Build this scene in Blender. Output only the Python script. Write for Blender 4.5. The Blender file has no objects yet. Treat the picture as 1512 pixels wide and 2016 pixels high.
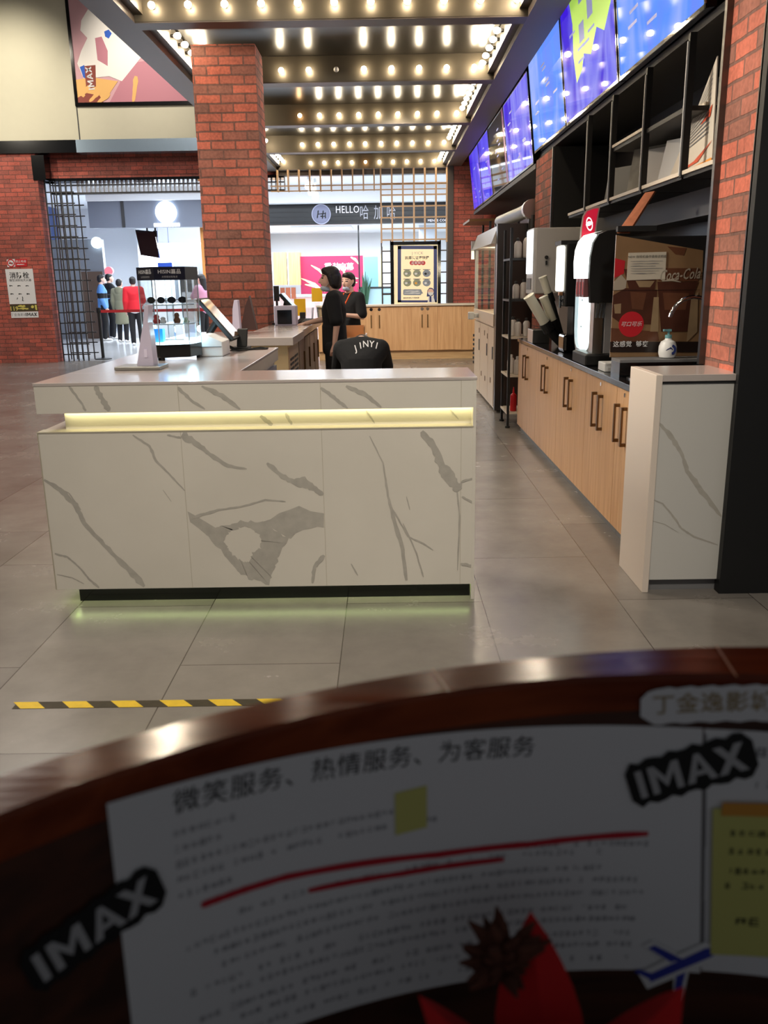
import bpy, bmesh, math, random
from mathutils import Vector, Matrix
from mathutils.bvhtree import BVHTree
random.seed(7)
SC = bpy.context.scene
COL = SC.collection
PI = math.pi

def S(r, g, b):
    f = lambda c: (c/255/12.92) if c/255 <= 0.04045 else ((c/255+0.055)/1.055)**2.4
    return (f(r), f(g), f(b))

# ------------------------------------------------------------------ camera
CAM_H = 1.45
FPX = 1680.0
PITCH, YAW, ROLL = math.radians(15.1), math.radians(0.27), math.radians(0.9)
FWD = Vector((-math.sin(YAW)*math.cos(PITCH), math.cos(YAW)*math.cos(PITCH), -math.sin(PITCH)))
_r = Vector((math.cos(YAW), math.sin(YAW), 0)); _u = _r.cross(FWD)
RGT = math.cos(ROLL)*_r - math.sin(ROLL)*_u
UPV = math.sin(ROLL)*_r + math.cos(ROLL)*_u
cam = bpy.data.cameras.new('camera')
cam.lens = FPX/2016*36; cam.sensor_width = 36; cam.sensor_fit = 'AUTO'
cam.clip_start = 0.02; cam.clip_end = 200
cam.dof.use_dof = True; cam.dof.focus_distance = 8.5; cam.dof.aperture_fstop = 6.5
camo = bpy.data.objects.new('camera', cam); COL.objects.link(camo)
camo.matrix_world = Matrix(((RGT.x, UPV.x, -FWD.x, 0), (RGT.y, UPV.y, -FWD.y, 0), (RGT.z, UPV.z, -FWD.z, CAM_H), (0, 0, 0, 1)))
SC.camera = camo
SC.view_settings.view_transform = 'Standard'; SC.view_settings.look = 'None'
SC.view_settings.gamma = 1; SC.view_settings.use_curve_mapping = False
SC.view_settings.exposure = 0.0
SC.cycles.max_bounces = 6; SC.cycles.diffuse_bounces = 3; SC.cycles.glossy_bounces = 3
SC.cycles.transmission_bounces = 6; SC.cycles.transparent_max_bounces = 10
SC.cycles.sample_clamp_indirect = 6.0; SC.cycles.caustics_reflective = False; SC.cycles.caustics_refractive = False
SC.cycles.use_denoising = True

# ------------------------------------------------------------------ world + lamps
world = bpy.data.worlds.new('world'); SC.world = world; world.use_nodes = True
world.node_tree.nodes['Background'].inputs[0].default_value = (0.92, 0.95, 1.0, 1)
world.node_tree.nodes['Background'].inputs[1].default_value = 0.12

def lamp(name, kind, loc, power, color, size=0.1, size_y=None, rot=(0, 0, 0), spot=None, blend=0.6):
    l = bpy.data.lights.new(name, kind); l.energy = power; l.color = color
    if kind == 'AREA':
        l.size = size
        if size_y: l.shape = 'RECTANGLE'; l.size_y = size_y
    else:
        l.shadow_soft_size = size
    if kind == 'SPOT': l.spot_size = spot; l.spot_blend = blend
    o = bpy.data.objects.new(name, l); COL.objects.link(o); o.location = loc; o.rotation_euler = rot
    return o
WARM = (1.0, 0.80, 0.58); COOL = (0.82, 0.91, 1.0)
# ceiling bulbs over the nearer bays (the same rows go on above the camera's view)
for yy in (5.25, 2.75):
    for k in range(4):
        lamp('unseen_ceiling_lamp', 'POINT', (-1.5+0.9*k, yy-0.06, 3.6), 5, WARM, 0.03)
# unseen fill spots, added to brighten the counter fronts
SOFT = (1.0, 0.91, 0.76)
def aim(p, q): return (Vector(q)-Vector(p)).to_track_quat('-Z', 'Y').to_euler()
for p, q, w in (((-1.6, 1.0, 3.7), (-1.2, 3.8, 0.5), 300), ((-0.3, 1.0, 3.7), (0.0, 3.8, 0.5), 300), ((1.0, 1.0, 3.7), (1.45, 3.9, 0.6), 340)):
    lamp('fill_spot', 'SPOT', p, w, SOFT, 0.25, rot=aim(p, q), spot=math.radians(58), blend=0.9)
for y in (6.2, 9.5, 13.5):
    p = (-2.6, y, 3.9); lamp('fill_spot', 'SPOT', p, 950, SOFT, 0.25, rot=aim(p, (1.5, y, 0.6)), spot=math.radians(75), blend=0.9)  # added side fill for the drinks counter, no fitting modelled
p = (-2.4, 4.1, 3.2); lamp('fill_spot', 'SPOT', p, 620, SOFT, 0.15, rot=aim(p, (1.58, 4.15, 1.9)), spot=math.radians(42), blend=0.8)  # added fill for the near brick pier
p = (0.2, 11.6, 3.4); lamp('fill_spot', 'SPOT', p, 640, SOFT, 0.2, rot=aim(p, (0.3, 16.6, 0.5)), spot=math.radians(75), blend=0.9)  # added fill for the cabinets at the back
p = (-9.0, 11.5, 5.5); lamp('fill_spot', 'SPOT', p, 650, SOFT, 0.2, rot=aim(p, (-7.2, 17.2, 1.8)), spot=math.radians(60), blend=0.9)  # added fill for the left brick wall
for x in (-1.9, 1.09):
    for y in (4.6, 5.6, 6.6): lamp('unseen_ceiling_lamp', 'POINT', (x, y, 3.64), 7, WARM, 0.03)
lamp('unseen_ceiling_lamp', 'POINT', (-1.4, 4.8, 3.6), 60, WARM, 0.05); lamp('unseen_ceiling_lamp', 'POINT', (1.12, 5.9, 3.6), 50, WARM, 0.05)  # two stronger unseen lamps, added for highlights on the podium rim
p = (-1.4, 4.4, 3.4); lamp('fill_spot', 'SPOT', p, 330, SOFT, 0.2, rot=aim(p, (-1.4, 8.85, 3.1)), spot=math.radians(48), blend=0.9)  # added fill for the upper brick column
# daylight white mall lighting
lamp('mall_ceiling_lamp', 'AREA', (-5.2, 20.5, 3.85), 330, COOL, 5.0, 4.5)
lamp('mall_ceiling_lamp', 'AREA', (0.0, 20.5, 3.85), 280, COOL, 5.0, 4.5)
lamp('shop_ceiling_lamp', 'AREA', (-6.0, 27.0, 2.75), 700, COOL, 3.2, 4.0)
lamp('shop_ceiling_lamp', 'AREA', (-1.5, 26.2, 2.85), 300, COOL, 5.0, 3.0)
# wall washers of the hall on the left
lamp('wall_washer', 'SPOT', (-6.7, 14.6, 6.2), 430, (1.0, 0.90, 0.72), 0.1, rot=(math.radians(62), 0, math.radians(2)), spot=math.radians(70), blend=1.0)
lamp('wall_washer', 'SPOT', (-4.3, 14.6, 6.9), 480, (1.0, 0.90, 0.75), 0.1, rot=(math.radians(55), 0, 0), spot=math.radians(60), blend=1.0)
lamp('hall_lamp', 'AREA', (-5.0, 11.0, 6.8), 260, (1.0, 0.90, 0.78), 2.5)
lamp('hall_lamp', 'AREA', (-4.5, 4.5, 6.8), 200, (1.0, 0.92, 0.84), 2.5)

# ------------------------------------------------------------------ materials
def newmat(name):
    m = bpy.data.materials.new(name); m.use_nodes = True
    return m, m.node_tree, m.node_tree.nodes['Principled BSDF']
MATS = {}
def mat(name, col, rough=0.5, metal=0.0, emit=0.0, ecol=None, alpha=1.0, trans=0.0, spec=0.5, noise=0.0, nscale=6.0, bump=0.0, coat=0.0):
    if name in MATS: return MATS[name]
    m, t, b = newmat(name)
    c = (*col, 1)
    b.inputs['Base Color'].default_value = c
    b.inputs['Roughness'].default_value = rough; b.inputs['Metallic'].default_value = metal
    b.inputs['Specular IOR Level'].default_value = spec
    b.inputs['Transmission Weight'].default_value = trans
    b.inputs['Coat Weight'].default_value = coat; b.inputs['Coat Roughness'].default_value = 0.08
    b.inputs['Alpha'].default_value = alpha
    if emit:
        b.inputs['Emission Color'].default_value = (*(ecol or col), 1); b.inputs['Emission Strength'].default_value = emit
    tc = t.nodes.new('ShaderNodeTexCoord'); n = t.nodes.new('ShaderNodeTexNoise')
    n.inputs['Scale'].default_value = nscale; n.inputs['Detail'].default_value = 4
    t.links.new(tc.outputs['Object'], n.inputs['Vector'])
    if noise:
        mx = t.nodes.new('ShaderNodeMix'); mx.data_type = 'RGBA'
        mx.inputs['A'].default_value = tuple(v*(1-noise) for v in col)+(1,); mx.inputs['B'].default_value = tuple(min(1, v*(1+noise)) for v in col)+(1,)
        t.links.new(n.outputs['Fac'], mx.inputs['Factor']); t.links.new(mx.outputs['Result'], b.inputs['Base Color'])
    if bump:
        bp = t.nodes.new('ShaderNodeBump'); bp.inputs['Strength'].default_value = bump; bp.inputs['Distance'].default_value = 0.01
        t.links.new(n.outputs['Fac'], bp.inputs['Height']); t.links.new(bp.outputs['Normal'], b.inputs['Normal'])
    MATS[name] = m
    return m

def planar_uv(t):
    # horizontal run / height coordinates on any upright wall
    g = t.nodes.new('ShaderNodeNewGeometry'); tc = t.nodes.new('ShaderNodeTexCoord')
    sn = t.nodes.new('ShaderNodeSeparateXYZ'); sp = t.nodes.new('ShaderNodeSeparateXYZ')
    t.links.new(g.outputs['True Normal'], sn.inputs[0]); t.links.new(tc.outputs['Object'], sp.inputs[0])
    ab = t.nodes.new('ShaderNodeMath'); ab.operation = 'ABSOLUTE'; t.links.new(sn.outputs['X'], ab.inputs[0])
    gt = t.nodes.new('ShaderNodeMath'); gt.operation = 'GREATER_THAN'; gt.inputs[1].default_value = 0.5; t.links.new(ab.outputs[0], gt.inputs[0])
    mx = t.nodes.new('ShaderNodeMix'); t.links.new(gt.outputs[0], mx.inputs['Factor'])
    t.links.new(sp.outputs['X'], mx.inputs['A']); t.links.new(sp.outputs['Y'], mx.inputs['B'])
    cb = t.nodes.new('ShaderNodeCombineXYZ'); t.links.new(mx.outputs['Result'], cb.inputs['X']); t.links.new(sp.outputs['Z'], cb.inputs['Y'])
    return cb, tc

def brick_mat(name, c1, c2, mortar, w=0.235, h=0.082, ms=0.010, rough=0.85):
    m, t, b = newmat(name)
    cb, tc = planar_uv(t)
    wob = t.nodes.new('ShaderNodeTexNoise'); wob.inputs['Scale'].default_value = 9; t.links.new(tc.outputs['Object'], wob.inputs['Vector'])
    vm = t.nodes.new('ShaderNodeVectorMath'); vm.operation = 'SCALE'; vm.inputs['Scale'].default_value = 0.012
    t.links.new(wob.outputs['Color'], vm.inputs[0])
    va = t.nodes.new('ShaderNodeVectorMath'); t.links.new(cb.outputs[0], va.inputs[0]); t.links.new(vm.outputs[0], va.inputs[1])
    def bt(off, a, c):
        n = t.nodes.new('ShaderNodeTexBrick'); n.inputs['Scale'].default_value = 1
        n.inputs['Brick Width'].default_value = w; n.inputs['Row Height'].default_value = h
        n.inputs['Mortar Size'].default_value = ms; n.inputs['Mortar Smooth'].default_value = 0.25; n.inputs['Bias'].default_value = -0.1
        n.inputs['Color1'].default_value = (*a, 1); n.inputs['Color2'].default_value = (*c, 1); n.inputs['Mortar'].default_value = (*mortar, 1)
        n.offset = 0.5; n.squash = 1.0
        t.links.new(va.outputs[0], n.inputs['Vector'])
        return n
    n1 = bt(0, c1, c2)
    fine = t.nodes.new('ShaderNodeTexNoise'); fine.inputs['Scale'].default_value = 45; fine.inputs['Detail'].default_value = 6
    t.links.new(tc.outputs['Object'], fine.inputs['Vector'])
    big = t.nodes.new('ShaderNodeTexNoise'); big.inputs['Scale'].default_value = 3.5; t.links.new(tc.outputs['Object'], big.inputs['Vector'])
    hs = t.nodes.new('ShaderNodeHueSaturation')
    ad = t.nodes.new('ShaderNodeMath'); ad.operation = 'ADD'; t.links.new(fine.outputs['Fac'], ad.inputs[0]); t.links.new(big.outputs['Fac'], ad.inputs[1])
    t.links.new(ad.outputs[0], hs.inputs['Value']); t.links.new(n1.outputs['Color'], hs.inputs['Color'])
    t.links.new(hs.outputs[0], b.inputs['Base Color'])
    hm = t.nodes.new('ShaderNodeMath'); hm.operation = 'MULTIPLY_ADD'; hm.inputs[1].default_value = -1.0; t.links.new(n1.outputs['Fac'], hm.inputs[0]); 
    f2 = t.nodes.new('ShaderNodeMath'); f2.operation = 'MULTIPLY'; f2.inputs[1].default_value = 0.5; t.links.new(fine.outputs['Fac'], f2.inputs[0]); t.links.new(f2.outputs[0], hm.inputs[2])
    bp = t.nodes.new('ShaderNodeBump'); bp.inputs['Strength'].default_value = 0.8; bp.inputs['Distance'].default_value = 0.012
    t.links.new(hm.outputs[0], bp.inputs['Height']); t.links.new(bp.outputs['Normal'], b.inputs['Normal'])
    b.inputs['Roughness'].default_value = rough
    return m
M_BRICK = brick_mat('brick', S(206, 112, 90), S(136, 98, 86), S(126, 90, 80), ms=0.008)
M_BRICK_SOFT = brick_mat('brick_far', S(182, 92, 78), S(136, 80, 72), S(110, 74, 68), 0.235, 0.078, 0.006)

def wood_mat(name, c1, c2, axis='Z', scale=1.0, rough=0.45, coat=0.0, bump=0.12, spec=0.5):
    m, t, b = newmat(name)
    tc = t.nodes.new('ShaderNodeTexCoord'); mp = t.nodes.new('ShaderNodeMapping')
    st = {'Z': (22, 22, 1.2), 'X': (1.2, 22, 22), 'Y': (22, 1.2, 22)}[axis]
    mp.inputs['Scale'].default_value = tuple(v*scale for v in st)
    t.links.new(tc.outputs['Object'], mp.inputs['Vector'])
    n = t.nodes.new('ShaderNodeTexNoise'); n.inputs['Scale'].default_value = 1.6; n.inputs['Detail'].default_value = 7; n.inputs['Distortion'].default_value = 0.4
    t.links.new(mp.outputs[0], n.inputs['Vector'])
    r = t.nodes.new('ShaderNodeValToRGB'); r.color_ramp.elements[0].position = 0.35; r.color_ramp.elements[1].position = 0.68
    r.color_ramp.elements[0].color = (*c1, 1); r.color_ramp.elements[1].color = (*c2, 1)
    t.links.new(n.outputs['Fac'], r.inputs[0]); t.links.new(r.outputs[0], b.inputs['Base Color'])
    b.inputs['Roughness'].default_value = rough; b.inputs['Coat Weight'].default_value = coat; b.inputs['Coat Roughness'].default_value = 0.12; b.inputs['Specular IOR Level'].default_value = spec
    bp = t.nodes.new('ShaderNodeBump'); bp.inputs['Strength'].default_value = bump; bp.inputs['Distance'].default_value = 0.004
    t.links.new(n.outputs['Fac'], bp.inputs['Height']); t.links.new(bp.outputs['Normal'], b.inputs['Normal'])
    return m
M_OAK = wood_mat('pale_oak', S(206, 156, 108), S(222, 176, 128))
M_OAK_X = wood_mat('pale_oak_flat', S(196, 156, 110), S(212, 176, 130), 'X')
M_PODIUM = wood_mat('dark_podium_wood', S(50, 26, 16), S(84, 44, 26), 'X', rough=0.5)
M_RIM = wood_mat('varnished_rim_wood', S(100, 42, 22), S(140, 66, 36), 'X', rough=0.15, coat=0.0, bump=0.30, spec=0.17)

def floor_mat():
    m, t, b = newmat('large_floor_tiles')
    tc = t.nodes.new('ShaderNodeTexCoord'); sp = t.nodes.new('ShaderNodeSeparateXYZ'); cb = t.nodes.new('ShaderNodeCombineXYZ')
    t.links.new(tc.outputs['Object'], sp.inputs[0])
    ay = t.nodes.new('ShaderNodeMath'); ay.inputs[1].default_value = 20*1.29-4.385+0.645; t.links.new(sp.outputs['Y'], ay.inputs[0])
    ax = t.nodes.new('ShaderNodeMath'); ax.inputs[1].default_value = 40*0.632-0.435; t.links.new(sp.outputs['X'], ax.inputs[0])
    t.links.new(ay.outputs[0], cb.inputs['X']); t.links.new(ax.outputs[0], cb.inputs['Y'])
    n = t.nodes.new('ShaderNodeTexBrick'); n.inputs['Scale'].default_value = 1; n.inputs['Brick Width'].default_value = 1.29; n.inputs['Row Height'].default_value = 0.632
    n.inputs['Mortar Size'].default_value = 0.0022; n.inputs['Mortar Smooth'].default_value = 0.1; n.offset = 0.5
    n.inputs['Color1'].default_value = (*S(134, 128, 122), 1); n.inputs['Color2'].default_value = (*S(122, 116, 111), 1); n.inputs['Mortar'].default_value = (*S(70, 64, 58), 1)
    t.links.new(cb.outputs[0], n.inputs['Vector'])
    ns = t.nodes.new('ShaderNodeTexNoise'); ns.inputs['Scale'].default_value = 1.7; ns.inputs['Detail'].default_value = 8; ns.inputs['Roughness'].default_value = 0.65
    t.links.new(tc.outputs['Object'], ns.inputs['Vector'])
    hs = t.nodes.new('ShaderNodeHueSaturation'); mr = t.nodes.new('ShaderNodeMapRange'); mr.inputs['To Min'].default_value = 0.72; mr.inputs['To Max'].default_value = 1.22
    mr.inputs['From Min'].default_value = 0.25; mr.inputs['From Max'].default_value = 0.75
    t.links.new(ns.outputs['Fac'], mr.inputs['Value']); t.links.new(mr.outputs[0], hs.inputs['Value']); t.links.new(n.outputs['Color'], hs.inputs['Color'])
    t.links.new(hs.outputs[0], b.inputs['Base Color'])
    mr2 = t.nodes.new('ShaderNodeMapRange'); mr2.inputs['To Min'].default_value = 0.14; mr2.inputs['To Max'].default_value = 0.36; t.links.new(ns.outputs['Fac'], mr2.inputs['Value'])
    t.links.new(mr2.outputs[0], b.inputs['Roughness'])
    bp = t.nodes.new('ShaderNodeBump'); bp.inputs['Strength'].default_value = 0.3; bp.inputs['Distance'].default_value = 0.0012
    iv = t.nodes.new('ShaderNodeMath'); iv.operation = 'MULTIPLY_ADD'; iv.inputs[1].default_value = -1; t.links.new(n.outputs['Fac'], iv.inputs[0]); t.links.new(ns.outputs['Fac'], iv.inputs[2])
    t.links.new(iv.outputs[0], bp.inputs['Height']); t.links.new(bp.outputs['Normal'], b.inputs['Normal'])
    return m
M_FLOOR = floor_mat()

def marble_mat():
    m, t, b = newmat('white_marble')
    tc = t.nodes.new('ShaderNodeTexCoord')
    n = t.nodes.new('ShaderNodeTexNoise'); n.inputs['Scale'].default_value = 2.2; n.inputs['Detail'].default_value = 6; t.links.new(tc.outputs['Object'], n.inputs['Vector'])
    r = t.nodes.new('ShaderNodeValToRGB'); r.color_ramp.elements[0].color = (*S(206, 200, 190), 1); r.color_ramp.elements[1].color = (*S(226, 220, 210), 1)
    t.links.new(n.outputs['Fac'], r.inputs[0]); t.links.new(r.outputs[0], b.inputs['Base Color'])
    b.inputs['Roughness'].default_value = 0.22
    return m
M_MARBLE = marble_mat()
M_VEIN = mat('marble_vein', S(178, 173, 165), 0.25, noise=0.2, nscale=26)
M_SEAM = mat('marble_seam', S(176, 168, 150), 0.5)
M_QUARTZ = mat('white_quartz_top', S(188, 178, 174), 0.16, noise=0.03, nscale=60)
M_BLACK = mat('matte_black', S(16, 16, 17), 0.55)
M_BLACKG = mat('gloss_black', S(12, 12, 14), 0.12)
M_DARK = mat('dark_grey', S(46, 46, 48), 0.5)
M_GREY = mat('mid_grey', S(120, 120, 122), 0.5)
M_LGREY = mat('light_grey', S(180, 180, 182), 0.45)
M_WHITE = mat('white_plastic', S(230, 230, 230), 0.4)
M_LILAC = mat('lilac_white_plastic', S(214, 206, 228), 0.35)
M_STEEL = mat('brushed_steel', S(180, 178, 174), 0.28, 1.0)
M_DSTEEL = mat('dark_steel', S(96, 94, 92), 0.35, 1.0)
M_CHROME = mat('chrome', S(220, 220, 220), 0.08, 1.0)
M_BRASS = mat('bronze_handle', S(120, 90, 58), 0.4, 0.8)
M_PAPER = mat('white_paper', S(226, 226, 228), 0.8)
M_INK = mat('black_ink', S(28, 28, 30), 0.7)
M_GINK = mat('grey_ink', S(130, 130, 134), 0.7)
M_RED = mat('red', S(200, 30, 38), 0.45)
M_YEL = mat('yellow', S(240, 190, 20), 0.5)
M_TAN = mat('tan_wood_slat', S(196, 158, 118), 0.5)
M_CREAM = mat('cream_wall', S(206, 202, 182), 0.7, noise=0.03)
M_BLUE = mat('navy_blue', S(34, 50, 112), 0.5)
M_GLASS = mat('clear_acrylic', (0.95, 0.98, 1.0), 0.03, trans=1.0, alpha=1.0)
def thin_glass(name, tint, a, k=0.6):
    if name in MATS: return MATS[name]
    m, t, b = newmat(name); out = t.nodes['Material Output']
    tr = t.nodes.new('ShaderNodeBsdfTransparent'); tr.inputs[0].default_value = (*tint, 1)
    gl = t.nodes.new('ShaderNodeBsdfGlossy'); gl.inputs['Roughness'].default_value = 0.03
    fr = t.nodes.new('ShaderNodeFresnel'); fr.inputs[0].default_value = 1.45
    ma = t.nodes.new('ShaderNodeMath'); ma.operation = 'MULTIPLY_ADD'; ma.inputs[1].default_value = k; ma.inputs[2].default_value = a
    mx = t.nodes.new('ShaderNodeMixShader'); t.links.new(fr.outputs[0], ma.inputs[0]); t.links.new(ma.outputs[0], mx.inputs[0])
    t.links.new(tr.outputs[0], mx.inputs[1]); t.links.new(gl.outputs[0], mx.inputs[2]); t.links.new(mx.outputs[0], out.inputs[0])
    MATS[name] = m
    return m
M_ACRYL = thin_glass('acrylic_sheet', (0.93, 0.97, 0.98), 0.03)
M_SKIN = mat('skin', S(230, 188, 168), 0.5)
M_HAIR = mat('black_hair', S(24, 20, 20), 0.45, bump=0.5, nscale=60)
M_TEE = mat('black_cotton', S(20, 21, 25), 0.9, bump=0.25, nscale=14)
def emis(name, col, s): return mat(name, col, 0.4, emit=s, ecol=col)
M_BULB = emis('lit_bulb', (1.0, 0.84, 0.60), 110)
M_BULB_DIM = emis('dim_bulb', (1.0, 0.60, 0.28), 40)

# ------------------------------------------------------------------ building helpers
def ray(u, v): return RGT*((u-756)/FPX) - UPV*((v-1008)/FPX) + FWD
def at(u, v, ax, val):
    d = ray(u, v); o = Vector((0, 0, CAM_H)); k = (val-o[ax])/d[ax]
    return o+d*k

_tx = {}
def text_geo(s, size, align='CENTER', bold=0.0, shear=0.0):
    key = (s, align, bold, shear)
    if s == 'IMAX' and key not in _tx:     # heavy block capitals drawn stroke by stroke
        vs, fs = [], []
        def st(a, b, c, d): fs.append(tuple(range(len(vs), len(vs)+4))); vs.extend([a, b, c, d])
        h, t = 0.37, 0.16
        st((-1.28, -h), (-1.28+t, -h), (-1.28+t, h), (-1.28, h))
        x = -0.98; st((x, -h), (x+t, -h), (x+t, h), (x, h)); st((x+.58, -h), (x+.58+t, -h), (x+.58+t, h), (x+.58, h)); st((x+t, h), (x+t, h-.26), (x+.37, -h+.12), (x+.37, -h+.38)); st((x+.58, h-.26), (x+.58, h), (x+.37, -h+.38), (x+.37, -h+.12))
        x = -0.16; st((x, -h), (x+.18, -h), (x+.42, h), (x+.30, h)); st((x+.54, -h), (x+.72, -h), (x+.42, h), (x+.30, h)); st((x+.2, -.20), (x+.52, -.20), (x+.48, -.07), (x+.24, -.07))
        x = 0.58; st((x, -h), (x+.20, -h), (x+.70, h), (x+.50, h)); st((x+.50, -h), (x+.70, -h), (x+.20, h), (x, h))
        _tx[key] = (vs, fs)
    if key not in _tx:
        cu = bpy.data.curves.new('txt', 'FONT'); cu.body = s; cu.size = 1.0; cu.align_x = align; cu.align_y = 'CENTER'
        cu.resolution_u = 2; cu.offset = bold; cu.shear = shear; cu.fill_mode = 'BOTH'; cu.space_character = 1.06
        o = bpy.data.objects.new('txt', cu); COL.objects.link(o); bpy.context.view_layer.update()
        dg = bpy.context.evaluated_depsgraph_get(); me = bpy.data.meshes.new_from_object(o.evaluated_get(dg))
        _tx[key] = ([tuple(v.co[:2]) for v in me.vertices], [tuple(p.vertices) for p in me.polygons])
        bpy.data.objects.remove(o); bpy.data.curves.remove(cu); bpy.data.meshes.remove(me)
    vs, fs = _tx[key]
    return [(x*size, y*size) for x, y in vs], fs

class MB:
    def __init__(s): s.v = []; s.f = []; s.m = []
    def add(s, vs, fs, m=0):
        n = len(s.v); s.v += [Vector(p) for p in vs]; s.f += [tuple(i+n for i in f) for f in fs]; s.m += [m]*len(fs); return s
    def box(s, x0, x1, y0, y1, z0, z1, m=0, M=None):
        vs = [(x, y, z) for x in (x0, x1) for y in (y0, y1) for z in (z0, z1)]
        if M: vs = [M @ Vector(p) for p in vs]
        return s.add(vs, [(0, 1, 3, 2), (4, 6, 7, 5), (0, 4, 5, 1), (2, 3, 7, 6), (0, 2, 6, 4), (1, 5, 7, 3)], m)
    def prism(s, pts, d, m=0):      # planar outline swept by vector d
        n = len(pts); a = [Vector(p) for p in pts]; b = [p+Vector(d) for p in a]
        return s.add(a+b, [tuple(range(n))[::-1], tuple(range(n, 2*n))]+[(i, (i+1) % n, n+(i+1) % n, n+i) for i in range(n)], m)
    def quad(s, *p, m=0): return s.add(p, [tuple(range(len(p)))], m)
    def cyl(s, p0, p1, r0, r1=None, n=16, m=0, cap=True):
        r1 = r0 if r1 is None else r1; p0 = Vector(p0); p1 = Vector(p1); d = (p1-p0).normalized()
        a = d.orthogonal().normalized(); b = d.cross(a); vs = []
        for p, r in ((p0, r0), (p1, r1)):
            vs += [p+(a*math.cos(2*PI*i/n)+b*math.sin(2*PI*i/n))*r for i in range(n)]
        fs = [(i, (i+1) % n, n+(i+1) % n, n+i) for i in range(n)]
        if cap: fs += [tuple(range(n))[::-1], tuple(range(n, 2*n))]
        return s.add(vs, fs, m)
    def tube(s, path, r, n=8, m=0):
        path = [Vector(p) for p in path]; rings = []; up = None
        for i, p in enumerate(path):
            d = (path[min(i+1, len(path)-1)]-path[max(i-1, 0)]).normalized()
            if up is None: up = d.orthogonal().normalized()
            a = (up-d*up.dot(d)).normalized(); up = a; b = d.cross(a)
            rr = r[i] if isinstance(r, (list, tuple)) else r
            rings.append([p+(a*math.cos(2*PI*k/n)+b*math.sin(2*PI*k/n))*rr for k in range(n)])
        vs = sum(rings, []); fs = []
        for i in range(len(rings)-1):
            for k in range(n): fs.append((i*n+k, i*n+(k+1) % n, (i+1)*n+(k+1) % n, (i+1)*n+k))
        fs += [tuple(range(n))[::-1], tuple(range(len(vs)-n, len(vs)))]
        return s.add(vs, fs, m)
    def lathe(s, prof, c=(0, 0, 0), n=20, m=0, M=None, cap=True):   # prof: (radius, height)
        c = Vector(c); vs = []
        for r, h in prof:
            for k in range(n):
                p = Vector((r*math.cos(2*PI*k/n), r*math.sin(2*PI*k/n), h))
                vs.append((M @ p if M else p)+c)
        fs = []
        for i in range(len(prof)-1):
            for k in range(n): fs.append((i*n+k, i*n+(k+1) % n, (i+1)*n+(k+1) % n, (i+1)*n+k))
        if cap: fs += [tuple(range(n))[::-1], tuple(range(len(vs)-n, len(vs)))]
        return s.add(vs, fs, m)
    def text(s, body, o, ux, uy, size, m=0, align='CENTER', bold=0.0, shear=0.0, fn=None):
        vs, fs = text_geo(body, size, align, bold, shear); o = Vector(o); ux = Vector(ux); uy = Vector(uy)
        return s.add([fn(x, y) if fn else o+ux*x+uy*y for x, y in vs], fs, m)
    def stroke(s, pts, w, nrm, m=0, jag=0.17):  # flat ragged ribbon lying on a plane with normal nrm
        s.k = getattr(s, 'k', 0)+1; lift = Vector(nrm)*0.00006*s.k
        pts = [Vector(p) for p in pts]; fine = []
        for i in range(len(pts)-1):
            k = 6
            for j in range(k): fine.append(pts[i].lerp(pts[i+1], j/k))
        fine.append(pts[-1]); nrm = Vector(nrm); vs = []
        N = len(fine)-1
        for i, p in enumerate(fine):
            d = (fine[min(i+1, N)]-fine[max(i-1, 0)]).normalized(); sd = d.cross(nrm)
            f = i/N*(len(w)-1); a = int(min(f, len(w)-2)) if len(w) > 1 else 0
            ww = w[0] if len(w) == 1 else w[a]+(w[a+1]-w[a])*(f-a)
            ww *= 0.55 if i in (0, N) else 1
            vs += [p+lift+sd*ww*(0.5+random.uniform(-jag, jag)), p+lift-sd*ww*(0.5+random.uniform(-jag, jag))]
        return s.add(vs, [(2*i, 2*i+1, 2*i+3, 2*i+2) for i in range(N)], m)
    def mesh(s, name, mats, off=None, smooth=False):
        me = bpy.data.meshes.new(name); off = Vector(off or (0, 0, 0))
        me.from_pydata([p-off for p in s.v], [], s.f)
        for m in (mats if isinstance(mats, (list, tuple)) else [mats]): me.materials.append(m)
        me.polygons.foreach_set('material_index', s.m)
        if smooth: me.polygons.foreach_set('use_smooth', [True]*len(s.f))
        me.update(); me.validate()
        return me
    def build(s, name, mats, parent=None, smooth=False, bevel=0.0, label=None):
        off = root_loc(parent)
        o = bpy.data.objects.new(name, s.mesh(name, mats, off, smooth)); COL.objects.link(o)
        if parent: o.parent = parent
        if label: o['label'] = label
        if bevel:
            b = o.modifiers.new('bevel', 'BEVEL'); b.width = bevel; b.segments = 2; b.limit_method = 'ANGLE'
        if smooth:
            try: o.data.set_sharp_from_angle(angle=math.radians(38))
            except Exception: pass
        return o
def root_loc(p):
    if p is None: return Vector((0, 0, 0))
    while p.parent: p = p.parent
    return p.location.copy()
def tag(o, label=None, cat=None, group=None, kind=None):
    if label: o['label'] = label
    if cat: o['category'] = cat
    if group: o['group'] = group
    if kind: o['kind'] = kind
    return o
def thing(name, label, cat, loc=(0, 0, 0), group=None, rz=0):
    o = bpy.data.objects.new(name, None); COL.objects.link(o); o.location = loc; o.rotation_euler = (0, 0, rz); o.empty_display_size = 0.05
    return tag(o, label, cat, group)
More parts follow.
